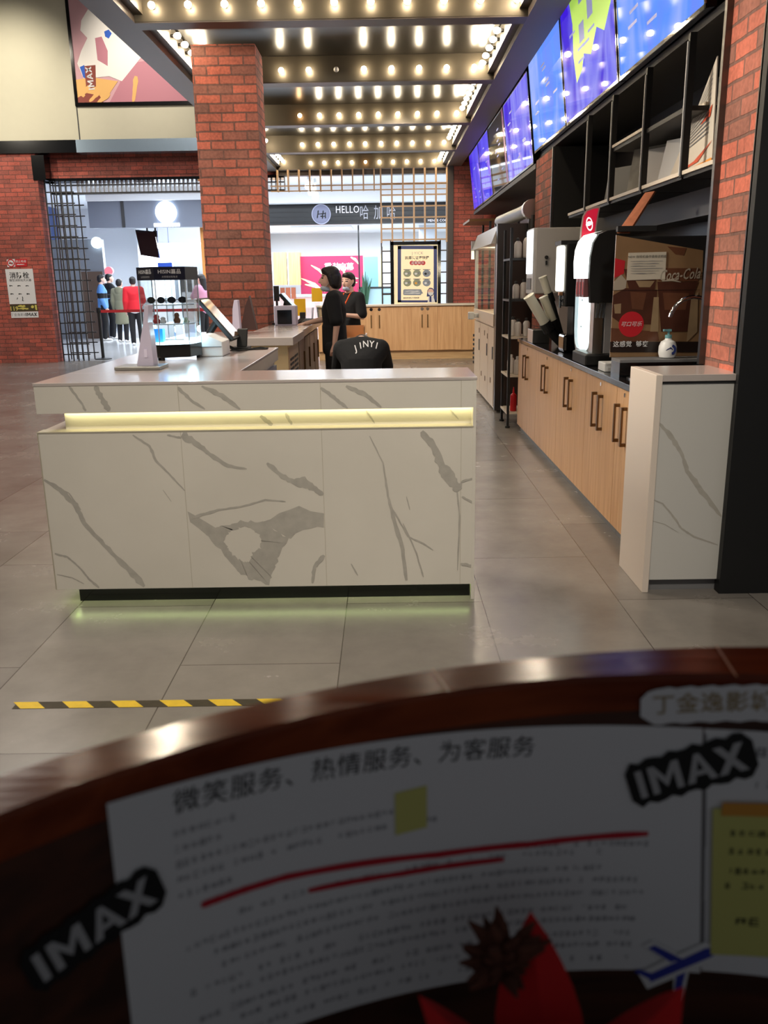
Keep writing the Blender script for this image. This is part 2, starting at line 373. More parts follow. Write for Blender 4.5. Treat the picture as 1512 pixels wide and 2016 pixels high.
def single(mb, name, mats, label, cat, group=None, loc=None, smooth=False, bevel=0.0):
    # one-mesh thing with its own origin
    lo = Vector(loc) if loc else Vector([sum(p[i] for p in mb.v)/len(mb.v) for i in (0, 1)]+[min(p[2] for p in mb.v)])
    o = bpy.data.objects.new(name, mb.mesh(name, mats, lo, smooth)); COL.objects.link(o); o.location = lo
    if bevel:
        b = o.modifiers.new('bevel', 'BEVEL'); b.width = bevel; b.segments = 2; b.limit_method = 'ANGLE'
    if smooth:
        try: o.data.set_sharp_from_angle(angle=math.radians(38))
        except Exception: pass
    return tag(o, label, cat, group)
def struct(mb, name, mats, label=None, parent=None, bevel=0.0, cat=None):
    o = mb.build(name, mats, parent, bevel=bevel)
    if not parent:
        tag(o, label, cat or name.split('_')[0], None, 'structure')
    return o
def copy_tree(o, parent=None):
    c = o.copy(); COL.objects.link(c)
    if parent: c.parent = parent
    for ch in list(o.children): copy_tree(ch, c)
    return c
X3, Y3, Z3 = Vector((1, 0, 0)), Vector((0, 1, 0)), Vector((0, 0, 1))

# voxel-merged body shapes: capsules and ellipsoids melted into one skin
def ball(c, r, n=10):
    c = Vector(c); r = r if isinstance(r, (tuple, list)) else (r, r, r); out = []
    for i in range(n+1):
        t = PI*i/n
        for k in range(2*n):
            a = PI*k/n; out.append(c+Vector((r[0]*math.sin(t)*math.cos(a), r[1]*math.sin(t)*math.sin(a), r[2]*math.cos(t))))
    return out
def blob(name, prims, voxel, smooth=6, mats=None):
    bm = bmesh.new()
    for p in prims:
        pts = sum([ball(*q) for q in p], [])   # hull over the listed balls
        vs = [bm.verts.new(q) for q in pts]
        bmesh.ops.remove_doubles(bm, verts=vs, dist=1e-6)
        vs = [v for v in vs if v.is_valid]
        r = bmesh.ops.convex_hull(bm, input=vs)
        bad = [e for e in r['geom_interior'] if isinstance(e, bmesh.types.BMVert)]+[e for e in r['geom_unused'] if isinstance(e, bmesh.types.BMVert)]
        bmesh.ops.delete(bm, geom=list(set(bad)), context='VERTS')
    me = bpy.data.meshes.new(name); bm.to_mesh(me); bm.free()
    o = bpy.data.objects.new(name, me); COL.objects.link(o)
    m = o.modifiers.new('r', 'REMESH'); m.mode = 'VOXEL'; m.voxel_size = voxel
    if smooth:
        k = o.modifiers.new('s', 'SMOOTH'); k.iterations = smooth; k.factor = 0.5
    bpy.context.view_layer.update()
    out = bpy.data.meshes.new_from_object(o.evaluated_get(bpy.context.evaluated_depsgraph_get()))
    bpy.data.objects.remove(o); bpy.data.meshes.remove(me)
    out.name = name; out.materials.clear()
    for q in (mats or []): out.materials.append(q)
    out.polygons.foreach_set('use_smooth', [True]*len(out.polygons))
    return out
def cut_below(me, z, above=False):
    bm = bmesh.new(); bm.from_mesh(me)
    bmesh.ops.bisect_plane(bm, geom=bm.verts[:]+bm.edges[:]+bm.faces[:], plane_co=(0, 0, z), plane_no=(0, 0, 1 if above else -1), clear_outer=True)
    bm.to_mesh(me); bm.free(); return me
def link_mesh(me, name, parent):
    me.name = name; o = bpy.data.objects.new(name, me); COL.objects.link(o); o.parent = parent; return o

# ================================================================== SETTING
struct(MB().box(-14, 5, -3, 17.45, -0.1, 0), 'floor', M_FLOOR, 'large grey stone tile floor of the cinema lobby')
M_MALLFLOOR = mat('mall_floor_tile', S(214, 216, 218), 0.12, noise=0.06, nscale=1.5)
struct(MB().box(-14, 5, 17.45, 31, -0.1, 0.0), 'floor_mall', M_MALLFLOOR, 'glossy white tile floor of the mall outside')
# hazard tape on the floor
tp = MB().box(-1.62, -0.30, 2.752, 2.802, 0.0005, 0.0012, 0)
k = -1.32
while k < -0.36:
    w = 0.088; tp.add([(k, 2.752, 0.0016), (k+w, 2.752, 0.0016), (k+w-0.045, 2.802, 0.0016), (k-0.045, 2.802, 0.0016)], [(0, 1, 2, 3)], 1); k += 0.176
tp.v[0:8] = [Vector((max(p.x, -1.35) if p.x < -1 else p.x, p.y, p.z)) for p in tp.v[0:8]]
single(tp, 'hazard_tape', [mat('tape_black', S(58, 50, 34), 0.7, noise=0.5, nscale=30), mat('tape_yellow', S(222, 186, 40), 0.6, noise=0.2, nscale=30)],
       'yellow and black striped tape stuck across the floor tiles', 'floor tape')

# bulb-lit ceiling
M_CEIL = mat('lacquered_ceiling', S(42, 38, 33), 0.30, 0.5)
M_BEAMFACE = mat('bronze_beam_face', S(72, 65, 53), 0.45, 0.55, noise=0.12, nscale=2.0)
M_BEAMBOT = mat('dark_beam_metal', S(84, 74, 66), 0.45, 0.4)
struct(MB().box(-1.99, 1.6, -1, 17.3, 3.76, 3.86), 'ceiling', M_CEIL, 'dark glossy ceiling between the bulb-studded beams')
struct(MB().box(1.5, 3.2, -1, 17.3, 3.78, 3.86), 'ceiling_niche', M_BLACK, 'dark ceiling over the drinks counter')
BEAMS = (2.8, 5.25, 7.70, 9.93, 12.45, 14.92, 17.12)
for i, y in enumerate(BEAMS):
    mb = MB().box(-1.99, 1.19, y, y+0.2, 3.5, 3.76, 1)
    mb.quad((-1.99, y-0.004, 3.51), (1.19, y-0.004, 3.51), (1.19, y-0.004, 3.757), (-1.99, y-0.004, 3.757), m=0)
    mb.box(-1.99, 1.19, y+0.2, y+0.34, 3.60, 3.76, 1)
    struct(mb, 'ceiling_beam', [M_BEAMFACE, M_BEAMBOT], 'bronze cross beam of the ceiling, bulbs along its front', cat='beam')
struct(MB().box(1.19, 1.455, -1, 17.3, 3.5, 3.86), 'ceiling_beam_right', mat('beam_umber', S(112, 100, 94), 0.5), 'long dark ceiling beam above the menu screens', cat='beam')
struct(MB().box(-2.24, -1.99, -1, 17.3, 3.5, 3.95), 'ceiling_beam_left', M_BEAMBOT, 'long dark ceiling beam crossing the poster at upper left', cat='beam')
struct(MB().box(1.12, 1.19, -1, 17.25, 3.56, 3.74), 'trim_1', M_BEAMFACE)
struct(MB().box(-1.99, -1.92, -1, 17.25, 3.56, 3.74), 'trim_2', M_BEAMFACE)

# bulbs: lathed glass envelope on a small socket, pointing out of its beam
def bulb_mesh(axis, lit):
    mb = MB()
    M = Matrix.Rotation(math.radians(90), 4, 'X') if axis == 'y' else Matrix.Rotation(math.radians(-90 if axis == '-x' else 90), 4, 'Y')
    mb.lathe([(0.013, 0), (0.015, 0.004), (0.014, 0.028)], n=10, m=1, M=M)
    mb.lathe([(0.012, 0.028), (0.024, 0.045), (0.0285, 0.062), (0.024, 0.080), (0.010, 0.091), (0.001, 0.094)], n=12, m=0, M=M)
    return mb.mesh('light_bulb', [lit, M_DSTEEL], smooth=True)
M_OFF = mat('unlit_bulb_glass', S(190, 186, 178), 0.1, spec=0.8)
BM = {(a, l): bulb_mesh(a, mm) for a in ('y', 'x', '-x') for l, mm in (('lit', M_BULB), ('dim', M_BULB_DIM), ('off', M_OFF))}
def bulb(axis, kind, loc, label, group):
    o = bpy.data.objects.new('light_bulb', BM[(axis, kind)]); COL.objects.link(o); o.location = loc
    return tag(o, label, 'light bulb', group)
ORD = {7.70: 'nearest', 9.93: 'second', 12.45: 'third', 14.92: 'fourth', 17.12: 'farthest'}
for y, od in ORD.items():
    x0, sp, n = {7.70: (-1.83, 0.292, 11), 9.93: (-1.055, 0.29, 8), 12.45: (-1.10, 0.262, 9), 14.92: (-1.30, 0.255, 10), 17.12: (-1.35, 0.257, 11)}[y]
    for k in range(n):
        x = x0+sp*k
        if x > 1.1: continue
        kind = 'lit'; lab = 'round warm bulb glowing in the row on the %s ceiling beam' % od; grp = 'lit bulbs of the %s beam' % od
        if y == 9.93 and k == 2: kind, lab, grp = 'off', 'only unlit bulb, third in the row on the second ceiling beam', None
        if y == 12.45 and k == 0: kind, lab, grp = 'dim', 'orange bulb at the brick column end of the third beam row', None
        if y == 17.12 and k == 4: kind, lab, grp = 'dim', 'dim orange bulb amid the row on the farthest beam', None
        bulb('y', kind, (x, y-0.005, 3.61), lab, grp)
for k in range(33):
    y = 7.45+0.3*k
    bulb('-x', 'lit', (1.118, y, 3.645), 'bright bulb of the dense line along the right-hand beam', 'bulbs along the right beam')
for k in range(32):
    y = 7.75+0.3*k
    bulb('x', 'lit', (-1.918, y, 3.645), 'bright bulb of the dense line along the left-hand beam', 'bulbs along the left beam')

# brick column by the counters
struct(MB().box(-1.785, -1.185, 8.85, 9.35, 0, 3.62), 'column_brick', M_BRICK, 'square brick column rising behind the cash register', cat='column')

# left: brick wall, cream wall over it, dark band, brick lintel
LY = 17.2
struct(MB().box(-14, -6.53, LY, LY+0.35, 0, 3.87), 'wall_left', M_BRICK_SOFT, 'brick wall at the far left with the white notice')
struct(MB().box(-14, -1.99, LY-0.02, LY+0.35, 4.08, 8.5), 'wall_upper_left', M_CREAM, 'cream panel wall above the dark band')
struct(MB().box(-5.655, -5.635, LY-0.026, LY, 4.08, 8.5).box(-3.47, -3.45, LY-0.026, LY, 4.08, 4.66), 'trim_3', M_DARK)
struct(MB().box(-14, -5.72, LY-0.05, LY+0.35, 3.87, 4.09), 'trim_4', M_BLACKG)
struct(MB().box(-5.72, -1.99, LY-0.05, LY+0.35, 3.87, 4.09), 'trim_5', mat('mirror_steel', S(176, 196, 214), 0.22, 0.75))
struct(MB().box(-6.53, -1.9, LY+0.28, LY+0.6, 3.44, 3.87), 'wall_lintel', M_BRICK_SOFT)
struct(MB().box(-6.6, -6.36, LY-0.02, LY+0.62, 3.40, 3.84).box(-6.53, -1.9, LY+0.2, LY+0.62, 3.40, 3.45), 'trim_6', M_BLACKG)
struct(MB().box(-14, -13.8, -3, 17.5, 0, 8.5), 'wall_hall_left', M_CREAM)
struct(MB().box(-14, -2.24, -3, 17.5, 8.4, 8.5), 'ceiling_hall', mat('hall_ceiling', S(120, 116, 110), 0.8))
# poster in the upper wall
ps = thing('film_poster', 'large pink film poster with a drinks cup high on the cream wall', 'poster', (-4.5, LY-0.03, 4.68))
mb = MB().box(-5.60, -2.0, LY-0.06, LY-0.021, 4.66, 4.72); mb.box(-5.655, -5.60, LY-0.06, LY-0.021, 4.66, 7.6)
mb.build('frame', M_BLACKG, ps)
PP = [mat('poster_pink', S(216, 168, 178), 0.6), mat('poster_rose', S(196, 130, 146), 0.6), mat('poster_white', S(248, 244, 240), 0.6), mat('poster_cup', S(140, 62, 50), 0.6), mat('poster_blue', S(36, 96, 206), 0.6), mat('poster_orange', S(238, 186, 112), 0.6), M_PAPER]
mb = MB().box(-5.60, -2.0, LY-0.04, LY-0.021, 4.72, 7.6, 0)
def pz(u, v, e): p = at(u, v, 1, LY-0.045-e); return p
def ppoly(pts, m, e): mb.quad(*[pz(u, v, e) for u, v in pts], m=m)
ppoly([(250, 125), (300, 118), (330, 150), (385, 178), (385, 203), (215, 203), (235, 165)], 1, 0.001)
ppoly([(160, 40), (175, 15), (260, 15), (285, 70), (280, 110), (240, 160), (215, 150), (165, 155), (152, 125), (160, 100), (172, 75), (158, 60)], 2, 0.002)
ppoly([(205, 62), (214, 58), (220, 66), (214, 76), (207, 72)], 4, 0.003)
ppoly([(187, 75), (200, 72), (212, 100), (212, 130), (192, 118)], 1, 0.003)
ppoly([(157, 132), (166, 128), (170, 156), (164, 152)], 4, 0.003)
ppoly([(166, 130), (188, 128), (189, 170), (170, 178)], 3, 0.004)
ppoly([(143, 158), (180, 152), (232, 160), (215, 185), (195, 203), (148, 203)], 5, 0.0025)
ppoly([(148, 195), (170, 183), (196, 188), (205, 203), (150, 203)], 3, 0.003)
for a in ((150, 172, 166, 190), (160, 188, 176, 170), (176, 200, 196, 180), (192, 203, 216, 184), (262, 203, 268, 150)):
    p, q = pz(a[0], a[1], 0.005), pz(a[2], a[3], 0.005); mb.stroke([p, q], [0.05, 0.09], (0, -1, 0), 5, 0.1)
mb.text('IMAX', pz(177, 154, 0.006), (-0.08, 0, 1), (-1, 0, -0.08), 0.15, 6)
mb.build('print', PP, ps)

# notices on the left brick wall
def wz(u, v, e=0.0): return at(u, v, 1, LY-0.012-e)
ns = thing('fire_hydrant_notice', 'white notice sheet with six small pictograms on the left brick wall', 'notice', (-7.05, LY, 0.9))
mb = MB(); mb.prism([wz(10, 530), wz(64, 529), wz(72, 598), wz(19, 599)], (0, 0.011, 0), 0)
mb.text('消防栓', wz(38, 543, 0.002), X3, Z3, 0.125, 1, bold=0.015)
mb.text('微型消防站灭火器', wz(40, 552, 0.002), X3, Z3, 0.052, 1)
for r in range(2):
    for c in range(3):
        u, v = 21.5+16*c+2*r, 563+16*r
        mb.stroke([wz(u-3, v, 0.002), wz(u, v-0.6, 0.002), wz(u+3.2, v, 0.002)], [0.03, 0.016, 0.012], (0, -1, 0), 1, 0.2)
mb.stroke([wz(35, 586, 0.002), wz(33, 590, 0.002)], [0.012, 0.008], (0, -1, 0), 1); mb.stroke([wz(44, 584, 0.002), wz(45, 588, 0.002), wz(44, 592, 0.002), wz(47, 592, 0.002)], [0.016, 0.01], (0, -1, 0), 1)
mb.build('sheet', [M_PAPER, M_INK], ns)
mb = MB(); mb.prism([wz(19.5, 600), wz(72, 599), wz(75, 612), wz(21, 613.5)], (0, 0.011, 0), 0)
mb.text('119', wz(27.5, 608, 0.002), X3, Z3, 0.11, 1, bold=0.02)
for i in range(2): mb.stroke([wz(35, 603+5*i, 0.002), wz(50+6*i, 602.5+5*i, 0.002)], [0.03], (0, -1, 0), 1, 0.3)
mb.quad(*[wz(64+3.0*math.cos(a*PI/6), 604+3.0*math.sin(a*PI/6), 0.002) for a in range(12)], m=1)
mb.quad(wz(68, 600.5, 0.002), wz(72, 600, 0.002), wz(73.5, 611, 0.002), wz(70, 610, 0.002), m=1)
mb.build('emergency_strip', [mat('olive_strip', S(66, 58, 30), 0.6), mat('strip_gold', S(206, 194, 96), 0.6)], ns)
mb = MB(); mb.prism([wz(21.5, 614), wz(75, 613), wz(76, 625), wz(22.5, 626)], (0, 0.011, 0), 0)
mb.text('IMAX', wz(62, 619, 0.002), X3, Z3, 0.085, 1); mb.text('丁金逸影城', wz(37, 620, 0.002), X3, Z3, 0.062, 2)
mb.build('cinema_strip', [M_PAPER, M_INK, M_GINK], ns)
sg = thing('no_smoking_sign', 'small red and white no smoking sign above the white notice', 'sign', (-7.1, LY, 1.8))
mb = MB(); mb.prism([wz(13, 511), wz(29, 510), wz(30, 525), wz(15, 526)], (0, 0.011, 0), 0)
mb.lathe([(0.055, 0), (0.075, 0), (0.075, 0.003), (0.055, 0.003)], wz(21.5, 518, 0.0), 20, 1, Matrix.Rotation(PI/2, 4, 'X'), False)
mb.stroke([wz(18, 514.5, 0.004), wz(25, 521.5, 0.004)], [0.014], (0, -1, 0), 1, 0)
mb.stroke([wz(17.5, 518.5, 0.003), wz(25.5, 518, 0.003)], [0.02], (0, -1, 0), 2, 0)
mb.build('symbol_panel', [M_PAPER, M_RED, M_INK], sg)
mb = MB(); mb.prism([wz(29.5, 510.5), wz(52.5, 510), wz(53.5, 524.5), wz(30.5, 525)], (0, 0.011, 0), 0)
mb.text('禁止吸烟', wz(41, 515, 0.002), X3, Z3, 0.05, 1); mb.stroke([wz(33, 521, 0.002), wz(48, 520.5, 0.002)], [0.014], (0, -1, 0), 1, 0.2)
mb.build('red_panel', [M_RED, M_PAPER], sg)

# right: far brick wall, piers, niche walls, black panel
struct(MB().box(1.31, 3.2, 16.95, 17.3, 0, 3.8), 'wall_back_right', M_BRICK_SOFT, 'brick wall behind the popcorn machine')
struct(MB().box(1.57, 3.2, 8.43, 9.35, 0, 2.62), 'wall_pier_far', M_BRICK, 'brick pier above the white ice machine', bevel=0)
struct(MB().box(1.585, 2.13, 8.41, 8.43, 1.9, 2.62), 'trim_13', M_BLACK)
struct(MB().box(1.585, 3.2, 3.86, 4.30, 0, 3.78), 'wall_pier_near', M_BRICK, 'brick pier beside the marble-clad post')
struct(MB().box(1.555, 1.60, 4.285, 4.315, 1.03, 3.5).box(1.56, 1.59, 3.845, 3.868, 1.03, 3.5), 'trim_7', M_DSTEEL)
struct(MB().box(1.56, 1.582, 8.42, 8.44, 1.9, 2.62), 'trim_8', M_DSTEEL)
M_NICHE = mat('dark_niche_panel', S(40, 38, 40), 0.35)
struct(MB().box(2.12, 2.3, 4.3, 16.95, 0, 3.78), 'wall_right', M_NICHE)
struct(MB().box(1.56, 3.2, 3.8, 3.86, 0, 3.78), 'wall_black', M_BLACK, 'tall black panel at the right edge')
struct(MB().box(1.62, 2.12, 4.31, 9.4, 2.66, 2.70).box(1.57, 2.12, 9.4, 15.7, 2.55, 2.6), 'trim_9', M_BLACK)
struct(MB().box(1.9, 2.12, 4.31, 8.43, 1.80, 1.97), 'trim_10', mat('grey_shelf_panel', S(92, 90, 92), 0.5))

# lattice and window edge between lobby and mall
M_FRAME = mat('dark_bronze_frame', S(58, 50, 46), 0.4, 0.5)
struct(MB().box(1.2, 1.31, 16.9, 17.25, 0, 3.6), 'trim_11', M_FRAME)
struct(MB().box(-1.99, 1.31, 17.3, 17.5, 3.42, 3.78), 'trim_12', M_FRAME)
lt = thing('lattice_screen', 'tan wooden lattice screen hanging behind the framed poster', 'lattice screen', (0, 16.95, 2.2))
mb = MB()
for k in range(17):
    x = -1.98+0.2*k
    if x < -0.1: mb.box(x, x+0.025, 16.92, 17.06, 3.10, 3.48)
for z in (3.10, 3.19): mb.box(-2.1, 1.2, 16.93, 16.97, z, z+0.018)
mb.build('valance', M_TAN, lt)
mb = MB()
for k in range(7):
    x = -0.06+0.206*k
    mb.box(x, x+0.03, 16.92, 17.06, 2.16, 3.48)
for k in range(6): mb.box(-0.06, 1.2, 16.93, 16.96, 2.20+0.2*k, 2.225+0.2*k)
mb.build('tan_grid', M_TAN, lt)
mb = MB()
for x in (-0.06, 0.115, 1.06, 1.19): mb.box(x, x+0.022, 17.0, 17.05, 1.03, 2.2)
for k in range(6): mb.box(-0.06, 1.2, 17.01, 17.03, 1.2+0.2*k, 1.222+0.2*k)
mb.build('dark_grid', M_FRAME, lt, label='dark lower grid')
ll = thing('metal_lattice', 'dense dark metal lattice beside the left brick wall', 'lattice screen', (-6.1, 17.4, 0))
for nm, yy, x0, x1, st in (('front_grid', 17.42, -6.5, -5.95, 0.1), ('rear_grid', 17.85, -6.5, -5.92, 0.12)):
    mb = MB(); x = x0
    while x < x1: mb.box(x, x+0.02, yy, yy+0.03, 0, 3.42); x += st
    z = 0.12
    while z < 3.4: mb.box(x0, x1, yy+0.005, yy+0.025, z, z+0.022); z += 0.205
    mb.build(nm, M_DARK, ll)
lv = thing('lattice_valance', 'row of short dark slats across the top of the left opening', 'lattice screen', (-4.5, 17.5, 3.2))
mb = MB(); x = -5.9
while x < -1.9: mb.box(x, x+0.02, 17.5, 17.62, 3.2, 3.42); x += 0.085
mb.build('slat_row', mat('grey_slat', S(150, 146, 146), 0.4), lv)
MB().box(-6.4, -1.9, 17.48, 17.64, 3.17, 3.2).box(-6.4, -1.9, 17.48, 17.64, 3.33, 3.345).build('rail', M_DARK, lv)

# ------------------------------------------------------------------ mall outside
M_MWALL = mat('mall_white', S(236, 238, 240), 0.6)
struct(MB().box(-14, 5, 17.65, 31, 3.95, 4.05), 'ceiling_mall', M_MWALL)
struct(MB().box(-14, 5, 30, 30.2, 0, 4), 'wall_mall_back', M_MWALL)
struct(MB().box(3.2, 3.4, 17.3, 30, 0, 4), 'wall_mall_right', M_MWALL)
struct(MB().box(-11, -10.8, 17.5, 30, 0, 4), 'wall_mall_left', mat('mall_blue_panel', S(70, 92, 150), 0.4))
struct(MB().box(-7.86, -4.2, 23.9, 24.3, 3.62, 3.95).box(-3.6, 3.2, 23.9, 24.3, 3.5, 3.95), 'wall_mall_soffit', M_MWALL)
# left shop
fs = thing('shop_fascia', 'grey shop fascia with a round glowing sign, seen left of the column', 'shop sign', (-6, 24, 2.93))
mb = MB().box(-7.86, -4.2, 24.0, 24.3, 2.95, 3.62); mb.build('board', mat('fascia_grey', S(112, 118, 132), 0.5), fs)
MB().box(-6.98, -6.9, 23.97, 24.0, 2.95, 3.62).box(-4.82, -4.74, 23.97, 24.0, 2.95, 3.62).build('divider', M_DARK, fs)
Rx = Matrix.Rotation(PI/2, 4, 'X')
MB().lathe([(0.28, 0), (0.28, 0.05), (0.26, 0.06)], (-5.78, 23.99, 3.32), 28, 0, Rx).build('round_sign', emis('sign_glow', (0.72, 0.86, 1.0), 7), fs)
mb = MB()
for k in range(9): mb.box(-6.13+0.078*k, -6.07+0.078*k, 23.97, 23.99, 2.96, 3.045)
mb.build('caption', emis('sign_caption', (0.8, 0.9, 1.0), 5), fs)
struct(MB().box(-10.5, -7.9, 25.0, 25.2, 0, 2.72), 'wall_shop_side', mat('shop_side_grey', S(128, 134, 142), 0.5))
struct(MB().box(-8.55, -7.95, 24.96, 25.0, 0, 1.85), 'door_1', mat('brown_shutter', S(92, 74, 62), 0.6))
sl = MB().lathe([(0.15, 0), (0.15, 0.06), (0.13, 0.07)], (-8.0, 24.93, 2.62), 20, 0, Rx)
single(sl, 'round_wall_sign', emis('sign_small', (0.75, 0.9, 1.0), 5), 'small round lit sign on the grey shop side wall', 'shop sign')
tv = thing('hanging_screen', 'dark television hanging on two rods inside the left shop', 'television', (-6.5, 25.0, 2.2))
p = [at(266, 452, 1, 25), at(304, 456, 1, 25), at(314, 508, 1, 25), at(277, 502, 1, 25)]
MB().prism(p, (0, 0.1, 0)).build('panel', M_BLACKG, tv)
for u in (290, 306):
    a = at(u, 458, 1, 25.14); MB().cyl(a, (a.x, a.y, 3.9), 0.025, n=8).build('rod', M_BLACK, tv); MB().box(a.x-0.05, a.x+0.05, 25.1, 25.16, a.z-0.35, a.z+0.05).build('bracket', M_BLACK, tv)
struct(MB().box(-5.0, -3.9, 24.4, 24.6, 0, 2.95), 'wall_orange', mat('orange_panel', S(206, 140, 70), 0.5))
struct(MB().box(-6.3, -5.0, 26.5, 26.7, 0, 2.6), 'wall_shop_grey', mat('shop_inner_grey', S(120, 126, 132), 0.3))
struct(MB().box(-7.9, -3.9, 28.6, 28.8, 0, 3.9), 'wall_shop_left_back', M_MWALL)
sc_ = thing('shop_counter', 'white service counter of the left shop behind the queue', 'counter', (-6.2, 25.4, 0))
MB().box(-7.3, -5.2, 25.2, 25.8, 0, 1.0).build('body', M_WHITE, sc_); MB().box(-7.35, -5.15, 25.15, 25.85, 1.0, 1.05).build('top', M_LGREY, sc_)
mb = MB().box(-6.35, -5.95, 24.9, 24.93, 1.92, 2.06, 0).box(-6.3, -6.29, 24.91, 24.92, 2.06, 3.95).box(-6.01, -6.0, 24.91, 24.92, 2.06, 3.95); single(mb, 'blue_sign', mat('blue_sign', S(40, 84, 190), 0.5), 'small blue sign above the queue in the left shop', 'sign')
mb = MB().cyl((-7.79, 25.05, 1.86), (-7.79, 25.15, 1.86), 0.115, n=18); single(mb, 'red_round_sign', emis('red_sign', (0.9, 0.12, 0.16), 1.4), 'round red lit sign at the end of the grey wall', 'shop sign')
mb = MB().box(-6.12, -5.55, 26.2, 26.45, 1.0, 1.9, 0)
for k in range(3): mb.box(-6.05+0.2*k, -5.92+0.2*k, 26.19, 26.2, 1.25, 1.85, 1)
single(mb, 'drinks_cabinet', [M_LGREY, M_DARK], 'grey upright drinks cabinet in the left shop', 'cabinet')
# hello shop
hs = thing('shop_fascia', 'dark shop fascia with white lettering and a pale round emblem', 'shop sign', (-0.6, 24.5, 2.98))
MB().box(-3.7, 3.1, 24.4, 24.7, 2.98, 3.5).build('board', mat('fascia_dark', S(42, 44, 46), 0.3), hs)
mb = MB()
for k in range(4): mb.box(-3.7, 3.1, 24.39, 24.4, 3.05+0.12*k, 3.07+0.12*k)
mb.build('groove', M_DARK, hs)
def hz(u, v, e=0.0): return at(u, v, 1, 24.38-e)
c = hz(632.5, 422)
MB().lathe([(0.235, 0), (0.26, 0.0), (0.26, 0.05), (0.235, 0.05)], c, 28, 0, Rx, False).build('emblem_ring', mat('ring_glow', S(150, 154, 176), 0.5, emit=0.6), hs)
mb = MB().lathe([(0.23, 0), (0.23, 0.02)], c, 28, 0, Rx)
for a in ((-6, -8, -8, 8), (-8, 0, 8, -2), (4, -8, 2, 9), (-2, 4, 8, 4), (8, -4, 8, 8)):
    mb.stroke([hz(632.5+a[0], 422+a[1], 0.025), hz(632.5+a[2], 422+a[3], 0.025)], [0.03], (0, -1, 0), 1, 0.2)
mb.build('emblem', [mat('emblem_glow', S(128, 132, 158), 0.5, emit=0.25), M_BLACK], hs)
mb = MB().text('HELLO', hz(684, 413), X3*0.86, Z3*1.1, 0.24, 0, bold=-0.005)
M_SIGNW = emis('letter_glow', S(224, 224, 236), 0.9)
mb.build('lettering', M_SIGNW, hs)
mb = MB()
for i, ch in enumerate('哈加哈'): mb.text(ch, hz((717, 745, 770)[i], 420), X3, Z3*1.5, 0.26, 0)
mb.build('characters', mat('letter_dim', S(190, 190, 200), 0.5), hs)
mb = MB().text('MENTS COOKED', hz(868, 434), X3, Z3, 0.09, 0); mb.build('small_lettering', M_SIGNW, hs)
struct(MB().box(-3.7, 3.1, 24.72, 29.0, 2.98, 3.02).box(-2.6, -0.9, 25.0, 26.4, 2.95, 2.98), 'ceiling_shop', [M_MWALL])
struct(MB().box(-3.9, 3.2, 28.9, 29.1, 0, 3), 'wall_shop_back', M_MWALL)
struct(MB().box(-3.95, -3.8, 24.4, 29.0, 0, 3), 'wall_shop_left', M_MWALL)
for (u0, u1, lab) in ((537, 566, 'left pale wood wall cabinet in the bright shop'), (567, 592, 'right pale wood wall cabinet beside the magenta banner')):
    a, b = at(u0, 497, 1, 27.2), at(u1, 561, 1, 27.2)
    w = thing('wall_cabinet', lab, 'cabinet', (a.x, 27.2, b.z), 'wall cabinets of the bright shop')
    MB().box(a.x, b.x, 27.2, 27.8, b.z, a.z).build('door', M_OAK, w); MB().box(a.x-0.04, a.x, 27.18, 27.8, b.z, a.z).build('side', M_WHITE, w)
bn = thing('magenta_banner', 'magenta banner with white characters and pale streaks in the bright shop', 'banner', (-1.5, 27.4, 0.9))
q0, q1 = at(590, 505, 1, 27.4), at(716, 580, 1, 27.4)
MB().box(q0.x, q1.x, 27.4, 27.44, q1.z, q0.z).build('sheet', mat('magenta', S(176, 40, 84), 0.6), bn)
def bz(u, v): return at(u, v, 1, 27.39)
mb = MB()
for ch, u in zip('重装启幕', (646, 662, 675, 689)): mb.text(ch, bz(u, 526), X3, Z3, 0.24, 0, bold=0.02)
mb.text('幸', bz(690, 542), X3, Z3, 0.16, 0)
for a in ((612, 522, 640, 545), (593, 548, 640, 575), (600, 560, 632, 570), (655, 560, 668, 520), (668, 520, 680, 545), (680, 552, 706, 548), (690, 506, 706, 520), (676, 562, 704, 556), (640, 570, 648, 542)):
    mb.stroke([bz(a[0], a[1]), bz((a[0]+a[2])/2+2, (a[1]+a[3])/2-2), bz(a[2], a[3])], [0.03, 0.09, 0.02], (0, -1, 0), 1, 0.1)
mb.build('print', [M_PAPER, mat('banner_streak', S(246, 220, 170), 0.6)], bn)
gp = thing('glass_partition', 'dark framed glass partition with pale blue panels in the bright shop', 'partition', (0, 25.0, 0))
a0, a1 = at(704, 450, 1, 25.0), at(773, 600, 1, 25.0)
mb = MB().box(a0.x, a0.x+0.04, 25, 25.06, 0.9, 2.98); z1 = at(740, 566, 1, 25).z; mb.box(a0.x, a1.x+0.1, 25, 25.06, z1-0.03, z1+0.02)
x1 = at(752, 560, 1, 25).x; mb.box(x1, x1+0.03, 25, 25.06, 0.7, 2.4); z2 = at(760, 578, 1, 25).z; mb.box(x1, a1.x, 25, 25.06, z2-0.015, z2+0.015)
mb.build('frame', M_DARK, gp)
M_ICE = mat('pale_blue_panel', S(186, 222, 232), 0.3)
MB().box(a0.x+0.04, a1.x+0.2, 25.02, 25.04, 0.5, z1-0.03).build('panel', M_ICE, gp)
q0, q1 = at(716, 505, 1, 25.6), at(745, 560, 1, 25.6)
single(MB().box(q0.x, q1.x, 25.6, 25.64, 0, q0.z), 'blue_board', mat('sky_board', S(150, 200, 214), 0.4), 'pale blue upright board behind the glass partition', 'board', bevel=0.01)
q0, q1 = at(742, 500, 1, 26.0), at(752, 566, 1, 26.0)
single(MB().box(q0.x, q1.x, 26, 26.1, 0, q0.z), 'yellow_post', mat('pale_yellow', S(246, 236, 170), 0.5), 'pale yellow post behind the glass partition', 'post')
